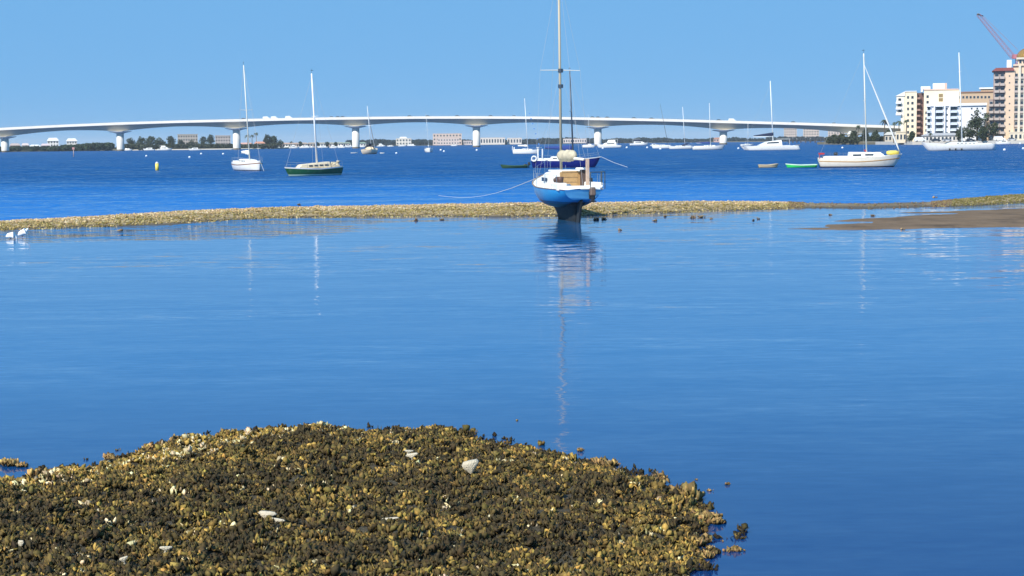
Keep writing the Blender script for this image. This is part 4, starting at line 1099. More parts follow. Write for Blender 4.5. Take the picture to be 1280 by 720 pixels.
for (x, k, l) in [(305, 'dark', 'dark car on the bridge just right of the left sloop mast'), (333, 'white', 'white van on the bridge, left of three white vehicles'), (343, 'white', 'white van on the bridge in the middle of three white vehicles'), (361, 'white', 'white van on the bridge left of the green sloop mast'),
                  (415, 'silver', 'silver car on the bridge just behind a dark car above the third pier'), (423, 'dark', 'dark car on the bridge leading the pair left of the pier'), (429, 'dark', 'dark car close in front of the leading dark car'), (512.5, 'dark', 'lone dark car on the bridge above the white far building'),
                  (535, 'dark', 'dark car on the bridge above the small end on sloop'), (572, 'dark', 'dark car on the bridge above the beige block'), (614, 'dark', 'dark car on the bridge right of the central pier'), (643, 'silver', 'silver car on the bridge left of the pennant sloop mast'),
                  (741, 'dark', 'dark car on the bridge above the pier beside the motor yacht'), (748, 'dark', 'dark car on the bridge following close over the same pier'), (759.5, 'dark', 'dark car on the bridge just past the motor yacht pier'), (793, 'dark', 'dark car on the bridge above the second motor yacht'),
                  (815, 'dark', 'dark car on the bridge left of the raked dark mast'), (899, 'dark', 'dark car on the bridge above the last clear pier'), (915, 'white', 'white van on the bridge right of the last clear pier'), (992, 'dark', 'dark car on the bridge right of the catamaran mast'),
                  (1043, 'silver', 'silver car on the bridge left of the tan striped sloop mast')]:
    Y = F / bsc(x) + 2.2; p_ = dp(x, btop(x), Y)
    slope = math.atan2((btop(x - 10) - btop(x + 10)), 20)
    t = thing('car' if k != 'white' else 'van', l, 'car' if k != 'white' else 'van', (p_.x, p_.y, p_.z - 0.72), 0, 'vehicles crossing the bridge', ry=-slope)
    for me, nm in zip(cars[k], ('body', 'cabin', 'wheels')): reuse(nm, me, t)

# ------------------------------------------------------------------ land
LANDM = mat('shore_ground', (0.16, 0.14, 0.09), 0.95, 0.3, 0.02)
WALLM = mat('seawall_concrete', (0.50, 0.47, 0.42), 0.85, 0.15, 0.3)
def land(name, pts, z=1.0, M=LANDM):
    mb = MB(); n = len(pts)
    mb.loft([[(x, y, -2) for x, y in pts], [(x, y, z) for x, y in pts]])
    return tag(mb.build(name, M), kind='structure')
def pX(x, Y): return dp(x, 180, Y).x
land('left_shore', [(pX(-400, 1250), 1270), (pX(0, 1250), 1262), (pX(120, 1300), 1310), (pX(150, 1290), 1282), (pX(290, 1260), 1262), (pX(345, 1300), 1305), (pX(360, 1400), 1600), (pX(-400, 1700), 1700)], .9)
land('middle_shore', [(pX(300, 1480), 1480), (pX(445, 1600), 1600), (pX(470, 2100), 2100), (pX(680, 2300), 2300), (pX(780, 2500), 2500), (pX(1010, 2300), 2300), (pX(1300, 2300), 2300), (pX(1300, 2900), 2900), (pX(100, 2900), 2900), (pX(200, 1700), 1700)], 1.0)
land('right_shore', [(pX(1032, 900), 925), (pX(1060, 860), 870), (pX(1100, 800), 800), (pX(1140, 745), 745), (pX(1290, 735), 735), (pX(1800, 700), 700), (pX(1800, 1200), 1200), (pX(1040, 1150), 1150)], 1.4)
o = MB().loft([[(pX(x, Y), Y - .6, -1), (pX(x, Y), Y - .6, 1.6), (pX(x, Y), Y + .2, 1.6), (pX(x, Y), Y + .2, -1)] for x, Y in ((1060, 869), (1100, 799), (1140, 744.5), (1290, 734.5), (1800, 699.5))]).build('seawall', WALLM)
tag(o, 'long grey concrete seawall along the foot of the right shore', 'wall')

# foliage
LEAFM = attr_mat('foliage', 0.75, 0.3, 0.6, 0.25, 0)
BARK = mat('bark', (0.12, 0.09, 0.065), 0.9, 0.3, 2.0)
def leaves(name, lobes, n, size, col, parent, seed=1):
    r = np.random.default_rng(seed); lb = np.array(lobes, float)
    wgt = lb[:, 3] * lb[:, 3]; wgt /= wgt.sum(); ii = r.choice(len(lb), n, p=wgt)
    d = r.normal(0, 1, (n, 3)); d /= np.linalg.norm(d, axis=1)[:, None]
    rad_ = lb[ii, 3] * r.uniform(0.55, 1.08, n)
    c = lb[ii, :3] + d * rad_[:, None] * np.array([1, 1, .8])
    a = r.normal(0, 1, (n, 3)) + d * .6; a /= np.linalg.norm(a, axis=1)[:, None]
    b = np.cross(a, r.normal(0, 1, (n, 3))); b /= np.linalg.norm(b, axis=1)[:, None]
    s = size * r.uniform(.6, 1.4, n)
    V = np.stack([c + a * s[:, None], c + b * s[:, None] * .6, c - a * s[:, None], c - b * s[:, None] * .6], 1)
    me = bpy.data.meshes.new(name); me.vertices.add(n * 4); me.vertices.foreach_set('co', V.reshape(-1))
    me.loops.add(n * 4); me.loops.foreach_set('vertex_index', np.arange(n * 4, dtype=np.int32))
    me.polygons.add(n); me.polygons.foreach_set('loop_start', np.arange(0, n * 4, 4, dtype=np.int32))
    at = me.color_attributes.new('tone', 'FLOAT_COLOR', 'POINT')
    cc = np.ones((n, 4, 4)); lobt = r.uniform(.7, 1.35, len(lb))[ii]
    cc[:, :, :3] = (np.array(col)[None] * (lobt * r.uniform(.75, 1.3, n))[:, None])[:, None]
    at.data.foreach_set('color', cc.reshape(-1)); me.materials.append(LEAFM); me.update(); me.validate()
    o = bpy.data.objects.new(name, me); COL.objects.link(o); o.parent = parent; return o
def tree(label, px, ytop, Y, wpx, col=(0.045, 0.062, 0.028), group=None, zb=1.0, n=700, seed=None, low=.22, name='tree', flat=1.0):
    seed = seed or int(px * 3 + ytop); r = random.Random(seed)
    top = dp(px, ytop, Y); h = top.z - zb; w = wpx * Y / F
    t = thing(name, label, 'tree', (top.x, Y, zb), r.uniform(0, 6), group)
    lobes = []
    for k in range(9):
        f = r.uniform(low, .8); rr_ = min(w, h) * r.uniform(.17, .30) * flat
        an = r.uniform(0, 2 * PI); wd_ = max(0.05, w / 2 - rr_) * r.uniform(.3, 1.0) * math.sin(PI * min(1, f * .8 + .25))
        lobes.append((wd_ * math.cos(an), wd_ * math.sin(an), h * f, rr_))
    lobes.append((0, 0, h - min(w, h) * .22, min(w, h) * .22)); lobes.append((w * .12, 0, h * .55, min(w, h) * .32))
    tr = MB().tube((0, 0, -.5), (0, 0, h * .5), max(.15, h * .035), h * .02, 8)
    for k in range(4): l_ = lobes[k]; tr.tube((0, 0, h * .35), l_[:3], h * .018, h * .008, 6)
    tr.build('trunk', BARK, t)
    leaves('crown', lobes, n, max(.35, min(w, h) * .055), col, t, seed)
    return t
def palm(label, px, ytop, Y, wpx, zb=1.0, lean=0.0, group=None, col=(0.05, 0.07, 0.03)):
    r = random.Random(int(px)); top = dp(px, ytop, Y); h = top.z - zb; R_ = wpx * Y / F / 2
    t = thing('palm_tree', label, 'palm tree', (top.x - lean, Y, zb), 0, group)
    hz = h - R_ * .35
    MB().path([(0, 0, -.5), (lean * .4, 0, hz * .4), (lean, 0, hz)], max(.16, h * .022), 7).build('trunk', BARK, t)
    fr = MB()
    for k in range(22):
        an = r.uniform(0, 2 * PI); el = r.uniform(-.3, 1.1); L_ = R_ * r.uniform(.8, 1.1); prev = None
        dirx, diry = math.cos(an), math.sin(an); pr = []
        for j in range(6):
            f = j / 5; x = L_ * f * math.cos(el); z_ = L_ * (f * math.sin(el) - .75 * f * f)
            wv = L_ * .14 * math.sin(PI * (f * .85 + .1))
            pr.append(((lean + dirx * x - diry * wv, diry * x + dirx * wv, hz + z_ - wv * .4), (lean + dirx * x, diry * x, hz + z_), (lean + dirx * x + diry * wv, diry * x - dirx * wv, hz + z_ - wv * .4)))
        fr.loft([list(q_) for q_ in pr], closed=False, caps=False)
    fr.build('fronds', mat('palm_green', (0.05, 0.07, 0.03), .7, .3, .5), t)
def treeline(name, label, x0, x1, Y, ytopf, col, seed, dens=1.6, zb=.5):
    r = random.Random(seed); lobes = []
    x = x0
    while x < x1:
        p_ = dp(x, ytopf(x) + r.uniform(-.6, 1.0), Y + r.uniform(-15, 25)); h = max(1.5, p_.z - zb)
        R_ = h * r.uniform(.3, .5); lobes.append((p_.x, p_.y, zb + h - R_, R_)); lobes.append((p_.x + r.uniform(-3, 3), p_.y - 3, zb + h * .35, h * .4))
        x += dens * r.uniform(.6, 1.3)
    o = leaves(name, lobes, len(lobes) * 130, 1.0, col, None, seed); tag(o, label, 'trees', kind='stuff'); return o

# ------------------------------------------------------------------ buildings
WINM = MB(); WINM.box(-.5, .5, -.06, .0, -.5, .5, 0).box(-.56, .56, -.10, -.06, -.56, -.5, 1).box(-.56, .56, -.10, -.06, .5, .56, 1).box(-.56, -.5, -.10, -.06, -.5, .5, 1).box(.5, .56, -.10, -.06, -.5, .5, 1)
FRM = mat('window_frame', (.6, .58, .52), .6)
WINME = meshdata(WINM, 'window', [GLASS, FRM])
def house(label, x0, x1, ytop, Y, col, roof='flat', rows=None, cols=None, depth=14, rcol=(.45, .2, .12), zb=.9, wsz=(.5, .5), name='building', group=None, cat='building', roofh=.3):
    a, b = dp(x0, ytop, Y), dp(x1, ytop, Y); w = b.x - a.x; h = a.z - zb
    t = thing(name, label, cat, ((a.x + b.x) / 2, Y, zb), 0, group)
    cm = mat('plaster_%d_%d_%d' % tuple(int(c * 100) for c in col), col, .85, .08, .15)
    hw = h * (1 - roofh) if roof != 'flat' else h
    MB().box(-w / 2, w / 2, 0, depth, -.5, hw).build('wall', cm, t)
    if roof == 'flat': MB().box(-w / 2 - .25, w / 2 + .25, -.25, depth + .25, hw + .002, hw + .5).build('roof', cm, t)
    else:
        rm = mat('roof_%d_%d_%d' % tuple(int(c * 100) for c in rcol), rcol, .85, .2, .4)
        MB().add([(-w / 2 - .6, -.6, hw + .002), (w / 2 + .6, -.6, hw + .002), (w / 2 + .6, depth + .6, hw + .002), (-w / 2 - .6, depth + .6, hw + .002), (-w / 2 * .7, depth / 2, h), (w / 2 * .7, depth / 2, h)],
                 [(0, 1, 5, 4), (1, 2, 5), (2, 3, 4, 5), (3, 0, 4), (0, 3, 2, 1)]).build('roof', rm, t)
    rows = rows or max(1, round(hw / 3.2)); cols = cols or max(2, round(w / 4))
    for i in range(rows):
        for j in range(cols):
            cw = w / cols; rh = hw / rows
            reuse('window', WINME, t, (-w / 2 + cw * (j + .5), -0.001, rh * (i + .52)), 0, (cw * wsz[0], 1, rh * wsz[1]))
    an = math.atan2(t.location.x, t.location.y); t.rotation_euler.z = -an; t.scale.x = math.cos(an)
    return t, w, h

# right shore: cream tower -------------------------------------------------
CR_ = mat('cream_plaster', (0.74, 0.64, 0.47), .85, .06, .1)
WB_ = mat('white_plaster', (0.74, 0.76, 0.80), .8, .05, .1)
DKR = mat('brown_recess_screen', (0.13, 0.07, 0.06), .8, .3, .3)  # dark brown for the wall between the two wings
def px_box(mb, x0, x1, y0, y1, Y, dep, T, mi=0, proud=0.0):
    a = dp(x0, y0, Y); b = dp(x1, y1, Y); o = T.location
    mb.box(a.x - o.x, b.x - o.x, -proud, dep, b.z - o.z, a.z - o.z, mi)
def local(T, x, y, Y):
    return dp(x, y, Y) - T.location
def win_at(T, x, y, w, h, Y, proud=0.0, nm='window'):
    p_ = local(T, x, y, Y); k = Y / F
    reuse(nm, WINME, T, (p_.x, -proud - .001, p_.z), 0, (w * k, 1, h * k))
YA = 770.0
T = thing('apartment_building', 'cream apartment tower with a dark brown recess and white rooftop boxes', 'building', (dp(1158, 176, YA).x, YA, 1.4))
mb = MB(); px_box(mb, 1130, 1145.3, 114.5, 177.5, YA, 16, T); mb.build('left_wing_wall', CR_, T)
mb = MB(); px_box(mb, 1120.5, 1129.9, 120, 144, YA, 12, T); px_box(mb, 1126, 1129.9, 144.1, 177.5, YA, 10, T); mb.build('balcony_wing_wall', mat('pale_cream_plaster', (.76, .70, .58), .85), T)
mb = MB(); px_box(mb, 1155, 1198, 112.5, 177.5, YA, 18, T); mb.build('right_wing_wall', CR_, T)
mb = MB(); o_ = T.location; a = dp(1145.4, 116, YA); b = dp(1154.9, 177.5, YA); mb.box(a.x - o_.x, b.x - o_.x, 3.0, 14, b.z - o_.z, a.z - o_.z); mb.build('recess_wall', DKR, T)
for k in range(8):
    y = 121.5 + k * 7.3
    mb = MB(); a = dp(1145.4, y, YA); b = dp(1150.5, y + 2.4, YA); mb.box(a.x - o_.x, b.x - o_.x, .4, 2.99, b.z - o_.z, a.z - o_.z); mb.build('balcony', mat('brown_balcony', (.30, .18, .14), .8), T)
for k in range(4):
    y = 125.3 + k * 7.2 - .4
    if k < 3: mb = MB(); px_box(mb, 1119.6, 1126.5, y + 2.2, y + 4.6, YA, 2.0, T, proud=1.6); mb.build('balcony', WB_, T); win_at(T, 1124.5, y - .6, 3.6, 3.0, YA)
# roofs
a = dp(1119.5, 120, YA) - o_; b = dp(1131, 114.4, YA) - o_
MB().add([(a.x - .3, -.5, a.z), (b.x, -.5, a.z), (b.x, -.5, b.z + .1), (a.x - .3, 12, a.z), (b.x, 12, a.z), (b.x, 12, b.z + .1)], [(0, 1, 2), (3, 5, 4), (0, 2, 5, 3), (0, 3, 4, 1), (1, 4, 5, 2)]).build('sloping_roof', WHITE, T)
mb = MB(); px_box(mb, 1131.05, 1145.8, 113.6, 114.4, YA, 16, T, proud=.4); mb.build('parapet', WHITE, T)
mb = MB(); px_box(mb, 1154.6, 1198, 111.6, 112.4, YA, 18, T, proud=.4); mb.build('parapet', mat('pink_cornice', (.62, .42, .33), .8), T)
mb = MB(); px_box(mb, 1151, 1163, 108, 111.5, YA, 9, T); px_box(mb, 1151, 1153.5, 111.6, 115, YA, 9, T); mb.build('rooftop_box', WHITE, T, bevel=.1)
mb = MB(); px_box(mb, 1166, 1180.5, 104.3, 111.5, YA, 10, T); mb.build('rooftop_box', WHITE, T, bevel=.1)
mb = MB(); px_box(mb, 1180.6, 1183.5, 104, 111.5, YA, 8, T); mb.build('chimney', mat('pink_cornice', (.62, .42, .33)), T)
for k in range(7):
    y = 121.5 + k * 7.3
    for x, w in ((1135, 2.4), (1140.5, 2.8)): win_at(T, x, y, w, 3.2, YA)
for k in range(2): win_at(T, 1159.5, 120.8 + k * 7.0, 2.8, 3.4, YA)
for k in range(5): win_at(T, 1157.5, 141 + k * 7.3, 1.8, 3.2, YA)
for k in range(2):
    mb = MB(); px_box(mb, 1173.5, 1178.5, 117.5 + k * 5.2, 121.6 + k * 5.2, YA, .2, T, proud=.15); mb.build('stair_window', mat('ochre_screen', (.22, .15, .06), .7), T)
# tan long building behind
T = thing('apartment_building', 'long tan block with white roof edge rising between the cream tower and the domed one', 'building', (dp(1219, 176, 840).x, 840, 1.4))
mb = MB(); px_box(mb, 1195, 1243, 115.5, 176, 840, 14, T); mb.build('wall', mat('tan_plaster', (.50, .36, .24), .85), T)
mb = MB(); px_box(mb, 1195, 1243, 114.6, 115.4, 840, 14, T, proud=.5); mb.build('roof_edge', mat('brown_fascia', (.28, .15, .10), .8), T)
mb = MB(); px_box(mb, 1224, 1243, 109.5, 111.2, 840, 12, T, proud=.8); mb.build('upper_roof', WHITE, T)
mb = MB(); px_box(mb, 1226, 1243, 111.3, 114.5, 840, 10, T); mb.build('penthouse', mat('tan_plaster', (.50, .36, .24)), T)
for k in range(9): win_at(T, 1199.5 + k * 4.6, 121.5, 2.6, 3.0, 840)
# white mid rise
YB = 752.0
T = thing('apartment_building', 'white four storey block with blue grey balconies in front of the cream tower', 'building', (dp(1195, 176, YB).x, YB, 1.4)); o_ = T.location
BG = mat('blue_grey_plaster', (.50, .56, .66), .85, .08, .2)
mb = MB(); px_box(mb, 1158.5, 1232, 132, 177, YB, 15, T); mb.build('wall', WB_, T)
mb = MB(); px_box(mb, 1157.5, 1233.5, 129.6, 131.9, YB, 15, T, proud=.9); mb.build('roof_edge', WHITE, T)
for k in range(5):
    y = 135.5 + k * 7.6
    for x, w in ((1160.8, 3.2), (1174.2, 8.0), (1192.0, 8.4)):
        win_at(T, x, y, w, 4.0, YB)
        mb = MB(); px_box(mb, x - w / 2 - .7, x + w / 2 + .7, y + 2.5, y + 5.0, YB, .1, T, proud=1.5)
        mb.build('balcony', BG, T)
        mb = MB(); px_box(mb, x - w / 2 - .9, x + w / 2 + .9, y - 2.9, y - 2.4, YB, .1, T, proud=1.7); mb.build('balcony_slab', WB_, T)
    for x in (1183.8, 1200.5, 1214.5, 1221.5, 1228): 
        if x < 1210 or k < 4: win_at(T, x, y + .3, 2.0, 2.0, YB)
for x in (1167.6, 1180.7, 1186.9): mb = MB(); px_box(mb, x - .45, x + .45, 132, 176, YB, .1, T, proud=1.9); mb.build('column', WB_, T)
# domed tower
YC = 748.0
T = thing('apartment_building', 'tall cream tower with stacked balconies, red roof and golden dome at the right edge', 'building', (dp(1262, 176, YC).x, YC, 1.4)); o_ = T.location
CC = mat('warm_cream_plaster', (0.66, 0.50, 0.36), .85, .07, .1); RED = mat('dark_red_tiles', (0.20, 0.045, 0.035), .8, .2, .5)
mb = MB(); px_box(mb, 1242, 1256.5, 89, 178, YC, 18, T); mb.build('balcony_wing_wall', mat('mauve_plaster', (.30, .22, .20), .85), T)
mb = MB(); px_box(mb, 1256.55, 1267, 87.5, 178, YC, 18, T, proud=.8); mb.build('pier_wall', CC, T)
mb = MB(); px_box(mb, 1267.05, 1330, 82, 178, YC, 20, T); mb.build('main_wall', CC, T)
mb = MB(); px_box(mb, 1236.2, 1241.95, 124, 178, YC, 16, T); mb.build('lower_wing_wall', mat('mauve_plaster', (.40, .31, .30)), T)
a, b = dp(1239.8, 88.8, YC) - o_, dp(1268.0, 84.2, YC) - o_
MB().add([(a.x, -1.8, a.z), (b.x, -1.8, a.z), (b.x, 18, a.z), (a.x, 18, a.z), (a.x + 2, 2, b.z), (b.x, 2, b.z), (b.x, 14, b.z), (a.x + 2, 14, b.z)], [(0, 1, 5, 4), (1, 2, 6, 5), (2, 3, 7, 6), (3, 0, 4, 7), (4, 5, 6, 7), (0, 3, 2, 1)]).build('roof', RED, T)
mb = MB(); px_box(mb, 1266.5, 1331, 80.6, 81.9, YC, 20, T, proud=.9); mb.build('cornice', CC, T)
mb = MB(); px_box(mb, 1258.5, 1264.5, 74.5, 84.1, YC, 8, T, proud=-3); mb.build('rooftop_box', WHITE, T, bevel=.1)
mb = MB(); px_box(mb, 1270.5, 1300, 72.0, 74.0, YC, 16, T, proud=.4); mb.build('dome_ledge', mat('pale_stone_trim', (.62, .56, .45), .8), T)
mb = MB(); px_box(mb, 1272.5, 1298, 74.05, 80.5, YC, 15, T, proud=-.8); mb.build('drum', CC, T)
for k in range(5): win_at(T, 1275.5 + k * 4.8, 77.3, 2.8, 4.2, YC, -.8)
c0 = dp(1285.3, 71.9, YC) - o_; Rd = 14.0 * YC / F
rings = []
for k in range(9):
    th = PI / 2 * k / 8 * .98; rings.append([(c0.x + Rd * math.cos(th) * math.cos(2 * PI * j / 24), 7 + Rd * math.cos(th) * math.sin(2 * PI * j / 24), c0.z + Rd * .86 * math.sin(th)) for j in range(24)])
MB().loft(rings).build('dome', mat('golden_dome_tiles', (0.36, 0.21, 0.045), .45, .2, .5, metal=.3), T, True)
rb = MB()
for j in range(12):
    an = 2 * PI * j / 12
    rb.path([(c0.x + (Rd + .1) * math.cos(PI / 2 * k / 6) * math.cos(an), 7 + (Rd + .1) * math.cos(PI / 2 * k / 6) * math.sin(an), c0.z + (Rd * .86 + .1) * math.sin(PI / 2 * k / 6)) for k in range(7)], .14, 4)
rb.build('dome_rib', mat('dark_gold', (.25, .13, .03), .5), T)
BAL = MB(); BAL.box(-.5, .5, -1.7, -1.55, 0, .95).box(-.5, .5, -1.55, 0, 0, .18).box(-.5, -.46, -1.55, 0, .18, .95).box(.46, .5, -1.55, 0, .18, .95)
BALM = meshdata(BAL, 'balcony', mat('shade_toned_balcony', (.44, .37, .33), .8))  # balcony colour darkened to deepen the shadows on the tower
for k in range(10):
    y = 95 + k * 8.6
    for x, w in ((1246.0, 6.2), (1252.9, 6.0)):
        win_at(T, x, y, w - 1.6, 5.2, YC)
        p_ = local(T, x, y + 3.6, YC); reuse('balcony', BALM, T, (p_.x, 0, p_.z), 0, (w * YC / F, 1.1, 1.25))
    if y > 122:
        win_at(T, 1239, y, 3.6, 5.0, YC); p_ = local(T, 1239, y + 3.6, YC); reuse('balcony', BALM, T, (p_.x, 0, p_.z), 0, (5.4 * YC / F, 1.0, 1.2))
    for x in (1270.4, 1277.2, 1284, 1291, 1298):
        win_at(T, x, y, 3.6, 5.8, YC); p_ = local(T, x, y + 3.6, YC); reuse('balcony', BALM, T, (p_.x, 0, p_.z), 0, (5.2 * YC / F, .5, 1.1))
    win_at(T, 1256.6 + 5.3, y, 1.6, 1.6, YC, .8)
for x in (1273.8, 1280.6): mb = MB(); px_box(mb, x - .5, x + .5, 82, 178, YC, .1, T, proud=.95); mb.build('rib', mat('pale_stone_trim', (.62, .56, .45)), T)
for o in [o for o in bpy.data.objects if o.get('category') == 'building']:      # facades turned square to the water
    an = math.atan2(o.location.x, o.location.y); o.rotation_euler.z = -an; o.scale.x = math.cos(an)
# crane
YR = 800.0
T = thing('crane', 'slender red lattice crane boom rising left above the domed tower', 'crane', (dp(1275, 176, YR).x, YR, 1.4)); o_ = T.location
CRM = mat('red_crane_paint', (.50, .17, .20), .6, .2, 1)
def lattice(a, b, w0, w1, n, r_):
    mb = MB(); a, b = Vector(a), Vector(b); dz = (b - a).normalized(); u1 = dz.cross(Vector((0, 1, 0))).normalized(); u2 = dz.cross(u1)
    cs = lambda f: [a.lerp(b, f) + (u1 * s1 + u2 * s2) * (w0 + (w1 - w0) * f) / 2 for s1, s2 in ((1, 1), (1, -1), (-1, -1), (-1, 1))]
    for i in range(n):
        c0, c1 = cs(i / n), cs((i + 1) / n)
        for k in range(4):
            mb.tube(c0[k], c1[k], r_, n=4); mb.tube(c0[k], c1[(k + 1) % 4], r_ * .6, n=3); mb.tube(c0[k], c0[(k + 1) % 4], r_ * .6, n=3)
    return mb
tipL = dp(1222.5, 18, YR) - o_; foot = dp(1266, 71, YR) - o_
lattice(foot, tipL, 2.2, 1.5, 18, .07).build('boom', CRM, T)
tip2 = dp(1229, 20, YR) - o_
MB().tube(tipL, tip2, .3, .25, 6).ball(tipL, .7, 1, 8).build('boom_head', BLACK, T)
MB().tube(tip2, dp(1272, 62, YR) - o_, .07, n=4).build('pendant_cable', CRM, T)
lattice((foot.x + 3, 0, -1), (foot.x + 3, 0, foot.z - 1), 2.4, 2.4, 18, .14).build('mast', CRM, T)
MB().box(foot.x, foot.x + 12, -1.5, 1.5, foot.z - 1, foot.z + 1.2).build('slewing_platform', CRM, T)

# trees and small things on the right shore
for a in [(1222, 136, 742, 22, 'tall dark green tree in front of the white block'), (1233, 140, 741, 16, 'dark green tree between the white block and domed tower'), (1212, 150, 740, 20, 'round green tree at the left of the tall dark ones'),
          (1243, 152, 740, 16, 'low bushy tree at the foot of the domed tower'), (1201, 158, 739, 18, 'low spreading green shrub tree before the white block'), (1229, 157, 738, 22, 'wide low green tree by the seawall at right'),
          (1082, 160, 850, 14, 'dark tree under the bridge end, right of the palms'), (1068, 163, 860, 14, 'low dark tree under the bridge near the striped sloop mast'), (1095, 162, 830, 14, 'dark green tree left of the leaning palm'),
          (1052, 166, 880, 16, 'low olive tree at the left tip of the right shore'), (1042, 168, 900, 14, 'farthest left low tree on the right shore tip'), (1112, 160, 800, 16, 'dark tree below the palm at the bridge end'), (1140, 164, 748, 12, 'small dark tree at the foot of the cream tower')]:
    tree(a[4], a[0], a[1], a[2], a[3], (0.036, 0.050, 0.020), 'trees along the right shore', 1.4, 900)
for a in [(1073, 156, 855, 9, 'thin palm with its head in front of the bridge deck'), (1106, 148.5, 800, 14, 'dark palm at the end of the bridge'), (1124, 150, 765, 13, 'palm before the balcony wing of the cream tower'),
          (1133.5, 149, 752, 9, 'slim palm against the cream tower wall'), (1234, 142, 739, 12, 'tilted palm between the dark trees and domed tower'), (1163, 166, 742, 7, 'short palm in front of the white block'), (1118, 152, 770, 9, 'small palm left of the cream tower balconies')]:
    palm(a[4], a[0], a[1], a[2], a[3], 1.4, 1.5 if a[0] == 1234 else 0.3, 'palms on the right shore')
house('small white marina building beneath the palm at the bridge end', 1106, 1124, 165, 790, (.50, .46, .40), 'hip', 1, 4, 8, (.5, .48, .44), 1.4, name='house', cat='house')
house('low cream annex at the foot of the cream tower', 1120, 1133, 165.5, 757, (.68, .58, .42), 'flat', 1, 3, 8, zb=1.4)
house('long low white boathouse behind the longest sloop', 1152, 1200, 166.5, 745, (.60, .58, .56), 'hip', 1, 10, 6, (.35, .36, .38), 1.4, name='boathouse', cat='boathouse')
house('low cream entrance block at the foot of the domed tower', 1262, 1300, 166, 742, (.68, .60, .48), 'flat', 1, 7, 6, zb=1.4)
house('white kiosk among the dark trees under the bridge end', 1060, 1069, 164, 862, (.7, .68, .62), 'hip', 1, 2, 6, (.6, .58, .5), 1.4, name='house', cat='house')
# floating dock and parked things along the seawall
p = wp(1064, 180.0)
T = thing('floating_dock', 'low white floating dock left of the seawall', 'dock', (p.x, p.y, 0)); MB().box(-10.5, 10.5, -1, 1, -.2, .55).build('pontoon', WHITE, T, bevel=.05)
for x in (-9, 0, 9): MB().tube((x, 1.1, -1), (x, 1.1, 2.0), .15, n=8).build('pile', BARK, T)
sc_list = [(1150, 'white', 'white van parked on the seawall below the cream tower'), (1170, 'dark', 'dark car parked on the seawall before the white block'), (1184, 'silver', 'silver car parked on the seawall behind the longest sloop'), (1213, 'dark', 'dark car parked near the wide low tree'),
           (1249, 'white', 'white van parked at the foot of the domed tower'), (1265, 'silver', 'silver car parked right of the white van by the domed tower')]
for x, k, l in sc_list:
    t = thing('car' if k != 'white' else 'van', l, 'car' if k != 'white' else 'van', (pX(x, 738.5), 738.5, 1.4), 0, 'vehicles parked by the seawall')
    for me, nm in zip(cars[k], ('body', 'cabin', 'wheels')): reuse(nm, me, t)
for k, x in enumerate((1026, 1031, 1037, 986, 991, 996, 1001, 1007, 1013, 1019)):
    p = wp(x, 178.6); t = thing('mooring_pile', 'dark timber pile, number %s from the left in the row right of the catamaran' % ('eight nine ten one two three four five six seven'.split()[k]), 'pile', (p.x, p.y, 0), 0, 'timber piles right of the catamaran')
    MB().tube((0, 0, -1), (0, 0, 5.5 - (k % 3)), .55, .5, 8).build('post', mat('dark_timber', (.05, .045, .05), .9), t); MB().tube((0, 0, 5.5 - (k % 3)), (0, 0, 5.8 - (k % 3)), .6, .1, 8).build('cap', WHITE, t)

# far pale apartment blocks behind the bridge, right
PK = (.52, .43, .38)
for a in [(980, 996, 160.5, 2350, 'pale pink far apartment block right of the catamaran mast'), (1004, 1024, 160, 2350, 'wide pale far apartment block under the bridge deck'), (1035, 1056, 162.5, 2350, 'third pale far block at the right under the bridge')]:
    house(a[4], a[0], a[1], a[2], a[3], PK, 'flat', 5, 6, 20, group='pale far apartment blocks under the bridge')
# middle distance shore
house('big beige apartment slab beyond the bridge in the middle', 541, 577, 167.5, 2160, (.62, .48, .40), 'flat', 3, 9, 20, name='apartment_building', wsz=(.45, .42))
house('lower pink wing in front of the big beige slab', 547, 574, 173.3, 2130, (.66, .53, .46), 'flat', 2, 8, 14, wsz=(.4, .45))
house('white far building with stepped top right of the tan ketch', 499, 509, 171.0, 2150, (.74, .70, .62), 'hip', 3, 3, 14, (.7, .66, .58), roofh=.2)
house('low white far building left of the stepped one', 495, 514, 173.5, 2140, (.72, .66, .58), 'flat', 2, 5, 14)
house('long cream arcade building just right of the central pier', 600, 631, 172.5, 2200, (.70, .62, .54), 'flat', 1, 9, 14, wsz=(.5, .55))
house('shorter cream far building right of the long arcade', 634, 652, 172.8, 2220, (.68, .60, .52), 'flat', 1, 5, 14, wsz=(.5, .55))
house('low pinkish far building left of the central pier', 579, 590, 176.3, 2150, (.62, .52, .48), 'flat', 1, 5, 14)
house('long low pale building beyond the navy sloop mast', 704, 733, 173.8, 2400, (.62, .54, .52), 'flat', 1, 10, 14)
house('pale red far house behind the last clear pier', 892, 902, 172, 2250, (.55, .35, .28), 'hip', 1, 3, 14)
# left shore
house('white far villa under the left bridge span, tall and stepped', 59, 73, 172.3, 1400, (.78, .76, .74), 'hip', 3, 4, 12, (.72, .7, .68), roofh=.25)
house('white far villa behind the pinkish channel post', 83, 96, 173.0, 1400, (.74, .71, .68), 'hip', 3, 4, 12, (.72, .7, .68), roofh=.25)
house('pink far house nearest the leftmost pier', 12, 25, 179.2, 1320, (.55, .42, .40), 'hip', 1, 4, 10, (.45, .36, .33), name='house', cat='house')
house('pale far house left of the small white one', 27, 36, 179.0, 1320, (.66, .58, .55), 'hip', 1, 3, 10, (.6, .5, .46), name='house', cat='house')
house('small bright white far house with low roof', 37, 50, 180.8, 1310, (.80, .78, .76), 'hip', 1, 4, 10, (.75, .74, .7), name='house', cat='house')
house('pale pink far house right of the bright white one', 51, 62, 179.5, 1320, (.60, .50, .50), 'hip', 1, 3, 10, (.6, .48, .48), name='house', cat='house')
